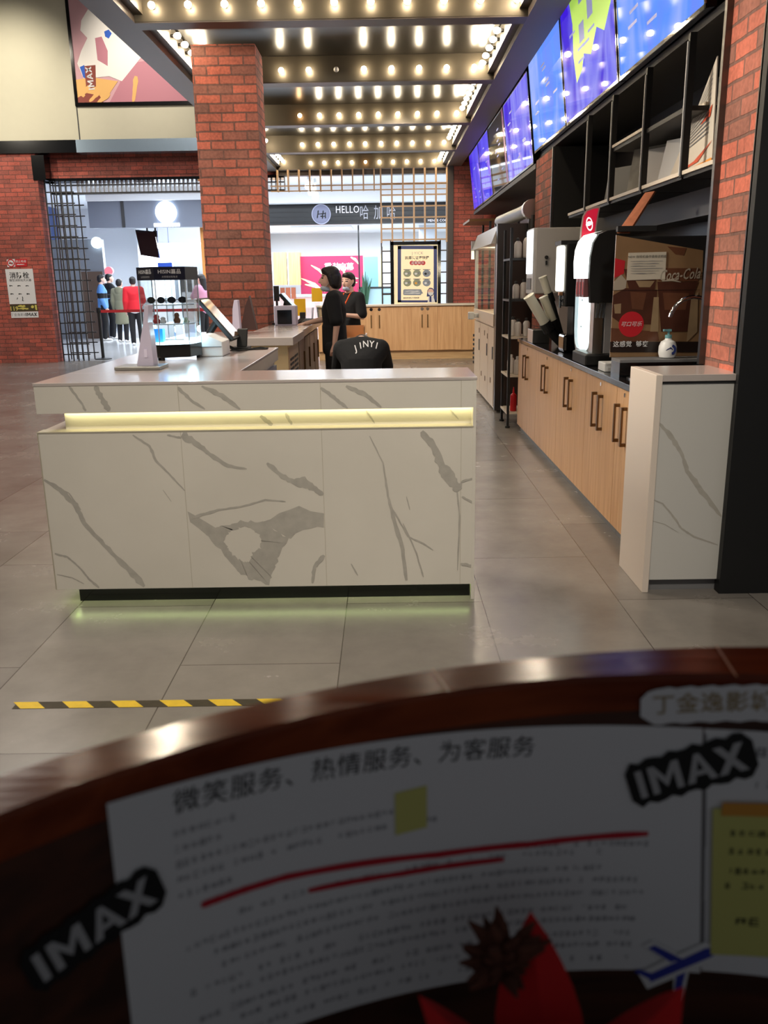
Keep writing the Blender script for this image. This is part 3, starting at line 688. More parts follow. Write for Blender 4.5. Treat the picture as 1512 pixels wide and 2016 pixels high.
sh = thing('display_counter', 'white and pink display counter at the back of the bright shop', 'counter', (-2, 26.2, 0))
MB().box(-3.3, -0.9, 26.2, 26.8, 0, 1.05).build('body', mat('pink_front', S(226, 186, 178), 0.5), sh); MB().box(-3.35, -0.85, 26.15, 26.85, 1.05, 1.12).build('top', M_LGREY, sh)
pl = thing('potted_plant', 'small dark green plant at the foot of the glass partition', 'plant', (-0.55, 24.85, 0))
MB().lathe([(0.12, 0), (0.16, 0.5), (0.15, 0.5), (0.02, 0.48)], (-0.55, 24.85, 0), 14).build('pot', M_WHITE, pl)
mb = MB()
for k in range(26):
    a = random.uniform(0, 2*PI); h = random.uniform(1.2, 1.75); r = random.uniform(0.05, 0.22)
    mb.tube([(-0.55, 24.85, 0.45), (-0.55+r*0.5*math.cos(a), 24.85+r*0.5*math.sin(a), h*0.75), (-0.55+r*math.cos(a), 24.85+r*math.sin(a), h)], [0.012, 0.03, 0.004], 5)
mb.build('foliage', mat('leaf_green', S(58, 96, 70), 0.6), pl)
pr = MB().box(1.0, 1.5, 25.3, 25.6, 0.0, 3.0); struct(pr, 'wall_shop_pillar', mat('shop_pillar', S(206, 214, 224), 0.5))
for k in range(3):
    p = at((607, 613, 621)[k], (362, 374, 383)[k], 1, 22.0+0.3*k); m2 = MB().cyl(p, (p.x, p.y, 3.95), 0.03, n=10, m=1).lathe([(0.07, 0), (0.09, 0.05), (0.07, 0.16)], p-Vector((0, 0, 0.12)), 14, 0)
    single(m2, 'spot_lamp', [emis('spot_glow', (0.85, 0.93, 1.0), 12), M_LGREY], ('uppermost', 'middle', 'lowest')[k]+' of three white spot lamps under the mall ceiling', 'ceiling light', smooth=True)
# stanchion with red belt
st = thing('queue_stanchion', 'black belt stanchion with a red belt left of the counter', 'stanchion', (-5.80, 17.75, 0))
MB().lathe([(0.17, 0), (0.17, 0.015), (0.05, 0.03), (0.032, 0.04)], (-5.80, 17.75, 0), 20).build('base', M_BLACK, st)
MB().cyl((-5.80, 17.75, 0.03), (-5.80, 17.75, 1.0), 0.032, n=14).build('post', M_BLACK, st); MB().cyl((-5.80, 17.75, 0.93), (-5.80, 17.75, 1.03), 0.042, n=14).build('head', M_BLACK, st)
MB().box(-5.83, -3.2, 17.745, 17.755, 0.93, 0.985).build('belt', mat('belt_red', S(190, 36, 48), 0.6), st)

# ================================================================== MARBLE SERVICE COUNTER
CY = 3.78
ct = thing('service_counter', 'L-shaped white marble service counter with a glowing yellow slot', 'counter', (-0.58, 4.0, 0))
def fz(x, y, e=0.0007): return at(x/1.512, 660+y/1.512, 1, CY-e)   # photo zoom coordinates on the front plane
def veins(mb, L, m=1, e=0.0007, fn=fz, nrm=(0, -1, 0), sc=0.00151):
    for pts, w in L: mb.stroke([fn(*p, e) for p in pts], [q*sc for q in w], nrm, m)
V_FRONT = [([(395, 297), (445, 330), (465, 375), (510, 420), (550, 463)], [5, 9, 6, 5]), ([(497, 297), (540, 306)], [6]),
 ([(541, 297), (590, 325), (630, 360), (680, 390), (735, 398)], [24, 14, 12, 5]), ([(795, 380), (840, 420), (880, 440), (925, 450), (962, 475)], [12, 16, 24, 12]),
 ([(870, 432), (905, 428), (930, 455)], [5, 16, 10]),
 ([(131, 430), (180, 460), (225, 505), (250, 560), (310, 625), (380, 695), (430, 748)], [10, 16, 12, 16, 20]), ([(150, 445), (205, 470), (240, 520)], [4, 5]), ([(163, 650), (200, 660), (235, 690), (265, 725), (295, 752)], [7, 5, 8]),
 ([(170, 712), (215, 722), (250, 740)], [3, 4]),
 ([(575, 543), (650, 520), (720, 510), (790, 490), (850, 495)], [10, 6, 5, 4]),
 ([(965, 655), (935, 690), (930, 738)], [14, 8]), ([(1100, 300), (1140, 380), (1155, 480), (1170, 540), (1195, 620), (1210, 730)], [3, 5, 8, 14, 10]), ([(1170, 520), (1215, 600), (1260, 620), (1290, 640)], [5, 5, 3]),
 ([(1200, 560), (1240, 650), (1260, 720)], [4, 5]), ([(1210, 480), (1220, 520)], [3]), ([(1255, 286), (1290, 330), (1315, 390), (1345, 430), (1368, 462)], [18, 20, 34, 26]), ([(1360, 460), (1368, 540), (1362, 700)], [5, 4]), ([(1371, 438), (1409, 425)], [8, 6]),
 ([(1375, 480), (1409, 500)], [6]), ([(1371, 680), (1409, 688)], [10]), ([(1045, 680), (1065, 715)], [4]), ([(485, 460), (510, 495)], [2])]
V_SLAB = [([(205, 152), (245, 205), (255, 226)], [7]), ([(282, 152), (305, 190), (325, 226)], [16]), ([(529, 155), (570, 195), (610, 220)], [10, 7]), ([(600, 152), (660, 180), (715, 220)], [9, 16, 8]), ([(955, 156), (1000, 190), (1035, 218)], [11, 8]), ([(1030, 151), (1085, 175), (1135, 214)], [9, 15, 9])]
# worktop: quartz sheet on a marble-faced edge
mb = MB(); mb.box(-1.56, 0.402, CY-0.003, 4.215, 1.026, 1.04); mb.box(-1.56, -0.712, 4.215, 5.76, 1.026, 1.04)
mb.build('worktop', M_QUARTZ, ct, bevel=0.002)
mb = MB(); mb.box(-1.557, 0.399, CY, 4.21, 0.905, 1.026); mb.box(-1.557, -0.715, 4.21, 5.75, 0.96, 1.026); veins(mb, V_SLAB)
for x in (528, 953, 1373): a = fz(x, 150); mb.box(a.x-0.001, a.x+0.001, CY-0.0009, CY, 0.906, 1.025, 2)
mb.build('edge_panel', [M_MARBLE, M_VEIN, M_SEAM], ct)
mb = MB(); mb.box(-1.462, 0.385, CY+0.075, 4.20, 0.82, 0.905)
veins(mb, [([(775, 240), (810, 268)], [14]), ([(850, 232), (868, 266)], [9]), ([(1090, 225), (1115, 262)], [5]), ([(1340, 222), (1365, 250)], [4])], 1, 0.0007, lambda x, y, e: at(x/1.512, 660+y/1.512, 1, CY+0.075-e))
mb.build('recessed_panel', [M_MARBLE, M_VEIN], ct)
M_LED = emis('yellow_led', (1.0, 0.93, 0.50), 8.5)
MB().box(-1.46, 0.384, CY+0.050, CY+0.070, 0.898, 0.9045).build('light_strip', M_LED, ct)
mb = MB(); mb.box(-1.563, 0.385, CY, 4.21, 0.075, 0.82); veins(mb, V_FRONT)
RO = [(650, 572), (715, 552), (780, 556), (858, 604), (835, 650), (815, 700), (798, 742), (740, 724), (700, 695), (655, 640), (612, 592)]
RI = [(690, 580), (725, 568), (762, 585), (781, 605), (774, 632), (752, 650), (742, 678), (718, 673), (700, 662), (681, 635), (666, 608)]
def dense(L, n=6):      # roughened outline between the traced points
    out = []
    for q in range(len(L)):
        a, b = L[q], L[(q+1) % len(L)]
        for r in range(n): out.append((a[0]+(b[0]-a[0])*r/n+random.uniform(-4, 4), a[1]+(b[1]-a[1])*r/n+random.uniform(-4, 4)))
    return out
DO, DI = dense(RO), dense(RI)
for q in range(len(DO)): mb.quad(*[fz(*p, 0.0006) for p in (DO[q], DO[(q+1) % len(DO)], DI[(q+1) % len(DO)], DI[q])], m=1)
AU, AL = [(780, 556), (805, 548), (830, 530), (860, 520), (890, 508), (925, 524), (964, 530)], [(858, 604), (866, 606), (880, 590), (902, 580), (925, 576), (945, 570), (964, 573)]
for q in range(6): mb.quad(*[fz(*p, 0.0005) for p in (AU[q], AU[q+1], AL[q+1], AL[q])], m=1)
mb.quad(*[fz(*p, 0.0005) for p in ((558, 524), (580, 536), (600, 548), (630, 566), (652, 580), (630, 596), (612, 592), (590, 574), (566, 556))], m=1)
for x in (555, 965, 1371): a = fz(x, 520); mb.box(a.x-0.0008, a.x+0.0008, CY-0.0006, CY, 0.076, 0.819, 2)
mb.box(-1.5655, 0.39, CY-0.0025, CY+0.075, 0.816, 0.8225, 2); mb.box(-1.5665, -1.5615, CY-0.0012, CY+0.004, 0.075, 0.82, 2)
mb.build('front_panel', [M_MARBLE, M_VEIN, M_SEAM], ct)
mb = MB(); mb.box(0.385, 0.399, CY-0.002, 4.21, 0, 1.026); mb.build('end_panel', M_MARBLE, ct)
MB().box(-1.475, 0.383, CY+0.045, 4.15, 0.0, 0.075).build('plinth', M_BLACKG, ct)
M_LED2 = emis('green_led', (0.80, 1.0, 0.42), 6.0)
MB().box(-1.52, 0.38, CY+0.02, CY+0.035, 0.070, 0.0745).box(-1.50, -1.485, CY+0.03, 5.6, 0.070, 0.0745).build('floor_light_strip', M_LED2, ct)
mb = MB(); mb.box(-1.55, -0.74, 4.21, 5.73, 0.0, 0.96); mb.build('cabinet_body', M_MARBLE, ct)
for k in range(3):
    d = MB().box(-0.745, -0.722, 4.26+0.49*k, 4.72+0.49*k, 0.62, 0.93).build('drawer', mat('blue_grey_drawer', S(120, 122, 140), 0.4), ct)
    MB().box(-0.722, -0.715, 4.40+0.49*k, 4.58+0.49*k, 0.84, 0.86).build('drawer_pull', M_STEEL, d)

# cashier counters behind it
def back_counter(name, lab, x0, x1, y0, y1, group=None):
    t = thing(name, lab, 'counter', ((x0+x1)/2, (y0+y1)/2, 0))
    MB().box(x0, x1, y0, y1, 0.975, 1.04).build('worktop', M_QUARTZ, t, bevel=0.004)
    return t
c2 = back_counter('cashier_counter', 'middle counter with a vented cream wooden side, white top', -1.75, -0.725, 6.83, 7.78)
MB().box(-1.72, -0.78, 6.90, 7.76, 0, 0.975).build('body', mat('cream_board', S(214, 190, 146), 0.5), c2)
mb = MB().box(-0.785, -0.775, 6.95, 7.70, 0.05, 0.95)
for c in range(2):
    for k in range(12): mb.box(-0.776, -0.770, 7.02+0.34*c, 7.28+0.34*c, 0.40+0.04*k, 0.418+0.04*k, 1)
mb.build('vent_panel', [mat('vent_board', S(176, 150, 124), 0.5), M_DARK], c2)
c3 = back_counter('cashier_counter', 'farther counter in front of the standing attendant, white top', -1.18, -0.745, 7.80, 10.24)
MB().box(-1.15, -0.80, 7.84, 10.2, 0, 0.975).build('body', mat('grey_wood', S(150, 128, 112), 0.5, noise=0.15, nscale=8), c3)
for k in range(4):
    d = MB().box(-0.802, -0.785, 7.9+0.57*k, 8.42+0.57*k, 0.1, 0.94).build('door', mat('grey_wood', S(150, 128, 112)), c3)
    MB().box(-0.786, -0.77, 8.3+0.57*k, 8.315+0.57*k, 0.62, 0.82).build('handle', M_BRASS, d)
# far low cabinet run
fc = thing('low_cabinet', 'pale wood cabinet run under the framed poster at the back', 'cabinet', (0.4, 16.7, 0))
MB().box(-1.3, 1.75, 16.55, 16.9, 1.0, 1.035).build('worktop', mat('cream_worktop', S(222, 208, 190), 0.35), fc); MB().box(-1.28, 1.75, 16.62, 16.9, 0.165, 1.0).build('body', M_OAK, fc); MB().box(-1.28, 1.75, 16.68, 16.9, 0, 0.165).build('kickboard', M_OAK_X, fc)
for i, (xa, xb, hx) in enumerate(((-0.52, 0.02, -0.03), (0.025, 0.50, 0.14), (0.505, 0.99, 0.95), (0.995, 1.45, 1.08), (-1.2, -0.525, -0.6))):
    d = MB().box(xa, xb, 16.60, 16.622, 0.175, 0.985).build('door', M_OAK, fc)
    if i < 4:
        h = (at((731, 747, 831, 842)[i], 628, 1, 16.6)).x
        MB().box(h-0.012, h+0.012, 16.575, 16.60, 0.60, 0.84).build('handle', M_BRASS, d); MB().lathe([(0.03, 0), (0.03, 0.012)], (h, 16.6, 0.945), 12, 0, Rx).build('lock', M_CHROME, d)
# framed poster
fp = thing('framed_poster', 'cream poster with navy border in a black frame on the far cabinet', 'poster', (0.59, 16.75, 1.035))
px0, px1, pz0, pz1 = 0.118, 1.065, 1.036, 2.17
mb = MB().box(px0, px0+0.06, 16.72, 16.78, pz0, pz1).box(px1-0.06, px1, 16.72, 16.78, pz0, pz1).box(px0, px1, 16.72, 16.78, pz1-0.06, pz1); mb.build('frame', M_BLACKG, fp)
M_PCREAM = mat('poster_cream', S(244, 228, 188), 0.5, emit=0.32, ecol=S(244, 226, 186))
PM = [M_PCREAM, M_BLUE, M_INK, M_RED, mat('poster_sage', S(150, 156, 130), 0.6), mat('poster_slate', S(140, 150, 164), 0.6), M_PAPER, M_SKIN, mat('poster_orange2', S(236, 170, 60), 0.6), M_GINK]
mb = MB().box(px0+0.06, px1-0.06, 16.745, 16.76, pz0, pz1-0.06, 0)
def qz(x, y, e=0.001): return at(740+x/9.45, 460+y/9.45, 1, 16.744-e)
def rect(x0, y0, x1, y1, m, e=0.001): mb.quad(qz(x0, y1, e), qz(x1, y1, e), qz(x1, y0, e), qz(x0, y0, e), m=m)
rect(405, 225, 1138, 288, 1); rect(405, 225, 468, 1280, 1); rect(1075, 225, 1138, 1280, 1); rect(405, 1240, 1138, 1280, 1)
mb.text('J·YICK', qz(775, 365), X3, Z3, 0.075, 9, bold=-0.01)
mb.text('购票凭证更快捷', qz(765, 452), X3, Z3, 0.063, 2, bold=0.015)
mb.text('温馨提示', qz(775, 545, 0.003), X3, Z3, 0.060, 6)
def disc(x, y, rx, ry, m, e=0.001, n=18): mb.quad(*[qz(x+rx*math.cos(2*PI*k/n), y-ry*math.sin(2*PI*k/n), e) for k in range(n)], m=m)
for k in range(4): disc(672+69*k, 545, 44, 42, 3, 0.002)
for r in range(2):
    for c in range(3):
        x, y = 585+180*c, 738+175*r; disc(x, y, 74, 68, (4, 4, 5, 4, 4, 5)[r*3+c], 0.001); disc(x-20, y+8, 26, 22, (6, 6, 2, 6, 8, 6)[r*3+c], 0.002, 7); disc(x+30, y-5, 18, 24, 9, 0.002, 6); rect(x-70, y-76, x+66, y-62, 9, 0.002)
mb.quad(*[qz(x, y, 0.002) for x, y in ((510, 1050), (530, 1035), (840, 1035), (858, 1075), (878, 1110), (850, 1118), (835, 1145), (520, 1145), (506, 1125))], m=5)
for k in range(2):
    mb.stroke([qz(530, 1070+36*k, 0.003), qz(820, 1070+36*k, 0.003)], [0.018], (0, -1, 0), 6, 0.35)
mb.text('请保持排队文明购票！', qz(672, 1198), X3, Z3, 0.033, 2, bold=0.015)
# drawn attendant on the poster: hair, face, mask, blouse, scarf
mb.quad(*[qz(x, y, 0.002) for x, y in ((945, 1170), (960, 1050), (1000, 1005), (1050, 1010), (1090, 1060), (1088, 1110), (1050, 1160), (975, 1170))], m=1)
disc(1020, 1085, 55, 62, 7, 0.003); mb.quad(qz(968, 1090, 0.004), qz(1075, 1090, 0.004), qz(1060, 1135, 0.004), qz(1020, 1150, 0.004), qz(980, 1135, 0.004), m=6)
mb.quad(*[qz(x, y, 0.0025) for x, y in ((960, 1278), (975, 1180), (1015, 1150), (1070, 1170), (1105, 1278))], m=6); mb.quad(qz(1000, 1160, 0.004), qz(1030, 1160, 0.004), qz(1036, 1270, 0.004), qz(994, 1270, 0.004), m=1)
mb.build('print', PM, fp)

# marble clad post at the end of the drinks counter
mp = thing('marble_post', 'white marble-clad end post beside the tall black panel', 'counter end post', (1.39, 4.04, 0))
mb = MB().box(1.205, 1.235, 3.83, 4.24, 0, 1.03, 0); mb.build('side_panel', mat('warm_white_panel', S(226, 212, 200), 0.35), mp, bevel=0.002)
MB().box(1.235, 1.585, 3.83, 4.24, 1.0, 1.03).build('top', M_QUARTZ, mp, bevel=0.002)
mb = MB().box(1.236, 1.56, 3.842, 4.24, 0.06, 0.994)
def gz(x, y, e): return at(900+x/2.47, 680+y/2.47, 1, 3.842-e)
veins(mb, [([(975, 372), (1030, 430), (1090, 520), (1120, 610), (1190, 710), (1285, 832)], [10, 22, 16, 26, 18]), ([(940, 745), (1000, 770), (1050, 830), (1090, 890), (1150, 930), (1268, 970)], [5, 9, 10, 6]), ([(935, 850), (1010, 870), (1075, 910)], [4, 3])], 1, 0.0007, gz, (0, -1, 0), 0.00092)
mb.build('front_panel', [mat('grey_marble', S(204, 202, 198), 0.3), M_VEIN], mp)
MB().box(1.236, 1.58, 3.87, 4.24, 0, 0.06).build('plinth', M_GREY, mp); MB().box(1.236, 1.56, 3.836, 3.842, 0.990, 1.0).build('shadow_gap', M_BLACK, mp)

# ================================================================== DRINKS COUNTER ON THE RIGHT
M_DWORK = mat('black_worktop', S(22, 22, 24), 0.16)
dw = thing('black_worktop', 'long black worktop over the pale wood cabinets', 'worktop', (1.7, 6.3, 0.865))
MB().box(1.285, 2.115, 4.30, 8.46, 0.868, 0.902).build('slab', M_DWORK, dw, bevel=0.003)
mb = MB().box(1.36, 1.95, 4.32, 4.86, 0.9025, 0.910); mb.box(1.40, 1.90, 4.36, 4.82, 0.904, 0.9115, 1); single(mb, 'sink', [M_STEEL, M_BLACKG], 'steel-rimmed black sink in the worktop beside the marble post', 'sink')
mb = MB().box(1.33, 2.1, 4.90, 5.09, 0.9025, 0.985); mb.box(1.33, 2.1, 4.90, 5.09, 0.985, 1.0, 1); single(mb, 'splash_ledge', [M_BLACKG, M_GREY], 'grey-topped ledge behind the sink carrying the soap bottle', 'ledge')
place = ('beside the marble post', 'second from the marble post', 'in the middle of the drinks counter run', 'fourth from the marble post', 'next to the bottle rack')
# handle pairs at the seam of each unit's two doors
HY = [4.67, 5.20, 6.05, 6.97, 7.94]
edges = [4.30, 4.81, 5.57, 6.50, 7.435, 8.45]
for i in range(5):
    y0, y1 = edges[i], edges[i+1]-0.004
    cb = thing('base_cabinet', 'pale wood base cabinet with bronze handles, ' + place[i], 'cabinet', (1.6, (y0+y1)/2, 0), 'base cabinets under the black worktop')
    MB().box(1.325, 2.1, y0+0.002, y1, 0.06, 0.866).build('body', M_OAK, cb); MB().box(1.335, 2.1, y0, y1, 0, 0.06).build('kickboard', M_GREY, cb)
    hy = HY[i]
    for a, b, hh in ((y0+0.002, hy, hy-0.075), (hy+0.003, y1, hy+0.075)):
        d = MB().box(1.30, 1.324, a, b, 0.065, 0.862).build('door', M_OAK, cb)
        MB().box(1.268, 1.278, hh-0.009, hh+0.009, 0.56, 0.775).box(1.275, 1.30, hh-0.009, hh+0.009, 0.56, 0.578).box(1.275, 1.30, hh-0.009, hh+0.009, 0.757, 0.775).build('handle', M_BRASS, d)
    MB().lathe([(0.012, 0), (0.012, 0.006)], (1.30, hy-0.03, 0.835), 12, 0, Matrix.Rotation(-PI/2, 4, 'Y')).build('lock', M_CHROME, cb)
# shelf frame on the wall
sf = thing('wall_shelf', 'black metal wall shelf frame with cream boards below the menu screens', 'shelf', (1.8, 6.2, 1.98))
SY = [4.33, 4.87, 5.61, 6.39, 7.13, 7.80]
for k, y in enumerate(SY[1:-1]):
    MB().box(1.585, 1.62, y-0.016, y+0.016, 1.965, 2.66).build('upright', M_BLACK, sf)
    MB().box(1.578, 1.585, y-0.005, y+0.005, 1.975, 2.62).build('bright_edge', M_LGREY, sf)
M_BOARD = mat('cream_shelf_board', S(214, 200, 182), 0.5)
for k in range(5):
    MB().box(1.59, 1.90, SY[k]+0.017, SY[k+1]-0.017, 1.975, 1.995).build('board', M_BOARD, sf)
    MB().box(1.60, 1.9, SY[k]+0.017, SY[k+1]-0.017, 1.955, 1.974).build('rail', M_BLACK, sf)
MB().box(1.59, 1.90, 5.63, 6.37, 2.32, 2.337).build('board', M_BOARD, sf); MB().box(1.70, 1.90, 4.89, 5.59, 2.32, 2.337).build('board', M_BOARD, sf); MB().box(1.60, 1.9, 4.885, 6.37, 2.295, 2.319).build('rail', M_BLACK, sf)
# leaflets on the shelf
def leaflet(lab, x, y, w, h, lean, m, rz=0, extra=None, name='leaflet'):
    M = Matrix.Translation((x, y, 1.996)) @ Matrix.Rotation(rz, 4, 'Z') @ Matrix.Rotation(lean, 4, 'X')
    mb = MB().box(-w/2, w/2, -0.002, 0.002, 0, h, 0, M)
    if extra: extra(mb, M)
    return single(mb, name, m, lab, name.replace('_', ' '), loc=(x, y, 1.996))
nbp = [at(1313, 347, 0, 1.72), at(1402, 318, 0, 1.72), at(1412, 110, 0, 1.72), at(1372, 215, 0, 1.72)]
nbp[0].z = nbp[1].z = 1.997
def nb(a, b):   # a across, b up
    lo = nbp[0].lerp(nbp[1], a); hi = nbp[3].lerp(nbp[2], a); p = lo.lerp(hi, b); return Vector((p.x-0.004, p.y, p.z))
mb = MB().prism(nbp, (0.006, 0, 0), 0)
for k in range(13): mb.quad(nb(0.12, .36+.045*k), nb(0.88, .36+.045*k), nb(0.88, .374+.045*k), nb(0.12, .374+.045*k), m=3)
mb.quad(nb(0, 0), nb(1, 0), nb(1, .10), nb(0, .06), m=1); mb.quad(nb(0.05, .07), nb(.6, .15), nb(1, .26), nb(.7, .12), m=2); mb.quad(nb(.62, .52), nb(.9, .50), nb(.95, .60), nb(.8, .57), m=2)
single(mb, 'notice_board', [mat('aged_paper', S(214, 204, 190), 0.7), mat('leaflet_orange', S(236, 150, 40), 0.6), mat('leaflet_redorange', S(206, 84, 50), 0.6), M_GINK], 'large slanted white board with orange foot on the shelf next to the brick pier', 'notice board')
leaflet('white blank card leaning on the shelf at the middle upright', 1.72, 5.86, 0.16, 0.26, math.radians(-12), [M_PAPER], math.radians(-60), None, 'white_card')
leaflet('grey printed card leaning behind the white blank card', 1.74, 6.10, 0.30, 0.30, math.radians(-10), [mat('grey_print', S(150, 148, 142), 0.7, noise=0.4, nscale=14)], math.radians(-62), None, 'printed_card')
leaflet('narrow white card standing on the shelf right of the middle upright', 1.70, 5.50, 0.13, 0.26, math.radians(-14), [M_PAPER], math.radians(-64), None, 'white_card')
leaflet('dim grey card standing in the dark left bay of the shelf', 1.74, 6.72, 0.30, 0.25, math.radians(-10), [M_GREY], math.radians(-62), None, 'printed_card')
# menu screens
def screen_mat(name, cols, s):
    m, t, b = newmat(name); tc = t.nodes.new('ShaderNodeTexCoord'); n = t.nodes.new('ShaderNodeTexNoise'); n.inputs['Scale'].default_value = 1.6; n.inputs['Detail'].default_value = 2.5; n.inputs['Distortion'].default_value = 0.6
    mp = t.nodes.new('ShaderNodeMapping'); mp.inputs['Scale'].default_value = (1, 1.5, 0.6); t.links.new(tc.outputs['Object'], mp.inputs[0]); t.links.new(mp.outputs[0], n.inputs['Vector'])
    r = t.nodes.new('ShaderNodeValToRGB'); e = r.color_ramp.elements
    while len(e) < len(cols): e.new(0.5)
    for k, c in enumerate(cols): e[k].position = 0.34+0.32*k/(len(cols)-1); e[k].color = (*c, 1)
    t.links.new(n.outputs['Fac'], r.inputs[0]); t.links.new(r.outputs[0], b.inputs['Emission Color']); b.inputs['Emission Strength'].default_value = s
    b.inputs['Base Color'].default_value = (0.01, 0.01, 0.02, 1); b.inputs['Roughness'].default_value = 0.025; b.inputs['Specular IOR Level'].default_value = 0.13
    return m
SCR = {'sky': screen_mat('screen_sky', [S(112, 140, 250), S(96, 150, 255), S(150, 176, 255)], 1.0), 'violet': screen_mat('screen_violet', [S(104, 96, 250), S(150, 150, 255), S(66, 30, 226)], 0.9), 'deep': screen_mat('screen_deep', [S(70, 50, 236), S(96, 84, 250), S(60, 24, 220)], 0.9)}
M_SGREEN = emis('screen_green', S(164, 206, 84), 0.85); M_STXT = emis('screen_text', S(120, 130, 190), 0.6); M_SRED = emis('screen_red', S(120, 40, 110), 0.6)
SCR['blank'] = mat('screen_blank', S(40, 38, 48), 0.05)
def menu_screen(lab, y0, y1, zb, zt, xb, xt, kind, deco=0):
    t = thing('menu_screen', lab, 'screen', (xb, (y0+y1)/2, zb))
    def P(a, b, e=0.0): # a: 0..1 along y from near end, b: 0..1 up
        return Vector((xb+(xt-xb)*b-e, y0+(y1-y0)*a, zb+(zt-zb)*b))
    d = Vector((0.05, 0, 0.006))
    MB().prism([P(0, 0), P(1, 0), P(1, 1), P(0, 1)], d).build('case', M_BLACKG, t)
    fr = MB(); bz_ = 0.016
    for (a0, b0, a1, b1) in ((0, 0, 1, 0.022), (0, 0.978, 1, 1), (0, 0, 0.012, 1), (0.988, 0, 1, 1)):
        fr.prism([P(a0, b0, 0.006), P(a1, b0, 0.006), P(a1, b1, 0.006), P(a0, b1, 0.006)], (0.006, 0, 0))
    fr.build('bezel', M_CHROME, t)
    mb = MB().quad(P(0.012, 0.022, 0.002), P(0.988, 0.022, 0.002), P(0.988, 0.978, 0.002), P(0.012, 0.978, 0.002), m=0)
    if deco == 1:
        mb.quad(*[P(a, b, 0.003) for a, b in ((0.05, 0.97), (0.80, 0.97), (0.74, 0.72), (0.76, 0.48), (0.72, 0.26), (0.60, 0.32), (0.55, 0.42), (0.42, 0.36), (0.30, 0.50), (0.18, 0.42), (0.06, 0.55), (0.02, 0.78))], m=1)
        for a, b in ((0.5, 0.8), (0.35, 0.62), (0.52, 0.52)): mb.quad(*[P(a+i, b+j, 0.004) for i, j in ((0, 0), (0.1, 0), (0.1, 0.14), (0, 0.14))], m=2)
    for k in range(7):
        a = random.uniform(0.1, 0.75); b = random.uniform(0.12, 0.8)
        mb.quad(*[P(a+i, b+j, 0.0035) for i, j in ((0, 0), (0.12, 0), (0.12, 0.02), (0, 0.02))], m=2)
    if deco == 2: mb.quad(P(0.0125, 0.03, 0.003), P(0.10, 0.03, 0.003), P(0.10, 0.97, 0.003), P(0.0125, 0.97, 0.003), m=3)
    mb.build('display', [SCR[kind], M_SGREEN, M_STXT, M_SRED], t)
menu_screen('nearest menu screen, sky blue, cut by the top of the photo', 4.60, 6.16, 2.70, 3.62, 1.57, 1.47, 'sky')
menu_screen('violet menu screen with a large lime green patch', 6.19, 7.85, 2.70, 3.62, 1.57, 1.47, 'violet', 1)
menu_screen('pale blue menu screen at the far end of the higher row', 7.88, 9.46, 2.70, 3.62, 1.57, 1.47, 'sky')
menu_screen('purple menu screen first in the lower far row', 9.50, 11.3, 2.61, 3.5, 1.57, 1.47, 'violet')
menu_screen('dark switched-off menu screen in the lower far row', 11.33, 12.9, 2.61, 3.5, 1.57, 1.47, 'blank', 2)
menu_screen('deep violet menu screen next to the dark one', 12.93, 14.2, 2.61, 3.5, 1.57, 1.47, 'deep')
menu_screen('farthest violet menu screen, nearest the brick wall', 14.23, 15.6, 2.61, 3.5, 1.57, 1.47, 'deep')

# cola graphic board dividing the sink from the fountain
gb = thing('graphic_board', 'brown board with cola glass picture and round red badge behind the sink', 'advertising board', (1.6, 5.1, 1.0))
BY = 5.10
def gp_(x, y, e=0.0): return at(1180+x/5.6, 360+y/5.6, 1, BY-e)
GM = [mat('board_tan', S(140, 110, 80), 0.25, noise=0.25, nscale=5), mat('cola_dark', S(78, 46, 36), 0.25, noise=0.5, nscale=9), mat('cola_red', S(198, 34, 46), 0.35), mat('cola_cream', S(156, 132, 102), 0.3, noise=0.3, nscale=10), M_PAPER, mat('cola_brown', S(104, 66, 48), 0.25, noise=0.4, nscale=9), mat('ice_white', S(176, 164, 148), 0.3), mat('board_black', S(38, 30, 28), 0.25)]
mb = MB(); o_ = [gp_(188, 575), gp_(1145, 745), gp_(1110, 1870), gp_(120, 1870)]
o_[2].z = o_[3].z = 1.0; mb.prism(o_, (0, 0.012, 0), 0)
def gpoly(pts, m, e): mb.quad(*[gp_(x, y, e) for x, y in pts][::-1], m=m)
gpoly([(172, 830), (285, 860), (270, 1000), (165, 1050)], 2, 0.001); gpoly([(160, 1090), (240, 1010), (300, 1080), (290, 1170), (150, 1190)], 6, 0.001)
gpoly([(150, 1240), (290, 1160), (640, 1180), (600, 1560), (250, 1560), (140, 1480)], 1, 0.0015); gpoly([(270, 950), (640, 960), (610, 1180), (330, 1180)], 1, 0.0018)
gpoly([(400, 1080), (610, 1080), (560, 1150), (440, 1150)], 3, 0.002); gpoly([(340, 1200), (520, 1210), (480, 1400), (360, 1390)], 5, 0.002); gpoly([(160, 1340), (240, 1330), (235, 1440), (170, 1440)], 3, 0.002)
gpoly([(640, 1090), (1090, 1090), (1040, 1220), (985, 1640), (680, 1640)], 1, 0.002); gpoly([(700, 1210), (990, 1215), (950, 1400), (720, 1400)], 5, 0.0025); gpoly([(660, 940), (1100, 940), (1085, 1085), (650, 1080)], 5, 0.002)
gpoly([(600, 1260), (655, 1260), (650, 1640), (560, 1640)], 3, 0.0022); gpoly([(1010, 1290), (1090, 1200), (1080, 1640), (960, 1760)], 3, 0.0022)
gpoly([(130, 1600), (640, 1640), (660, 1740), (125, 1760)], 5, 0.0016); gpoly([(120, 1750), (1112, 1750), (1110, 1868), (118, 1868)], 7, 0.0026)
gpoly([(750, 700), (960, 720), (930, 800), (840, 790)], 5, 0.001)
c = gp_(352, 1560, 0.003)
mb.lathe([(0.001, 0), (0.073, 0), (0.073, 0.003), (0.001, 0.0035)], c+Vector((0, 0.003, 0)), 30, 2, Rx)
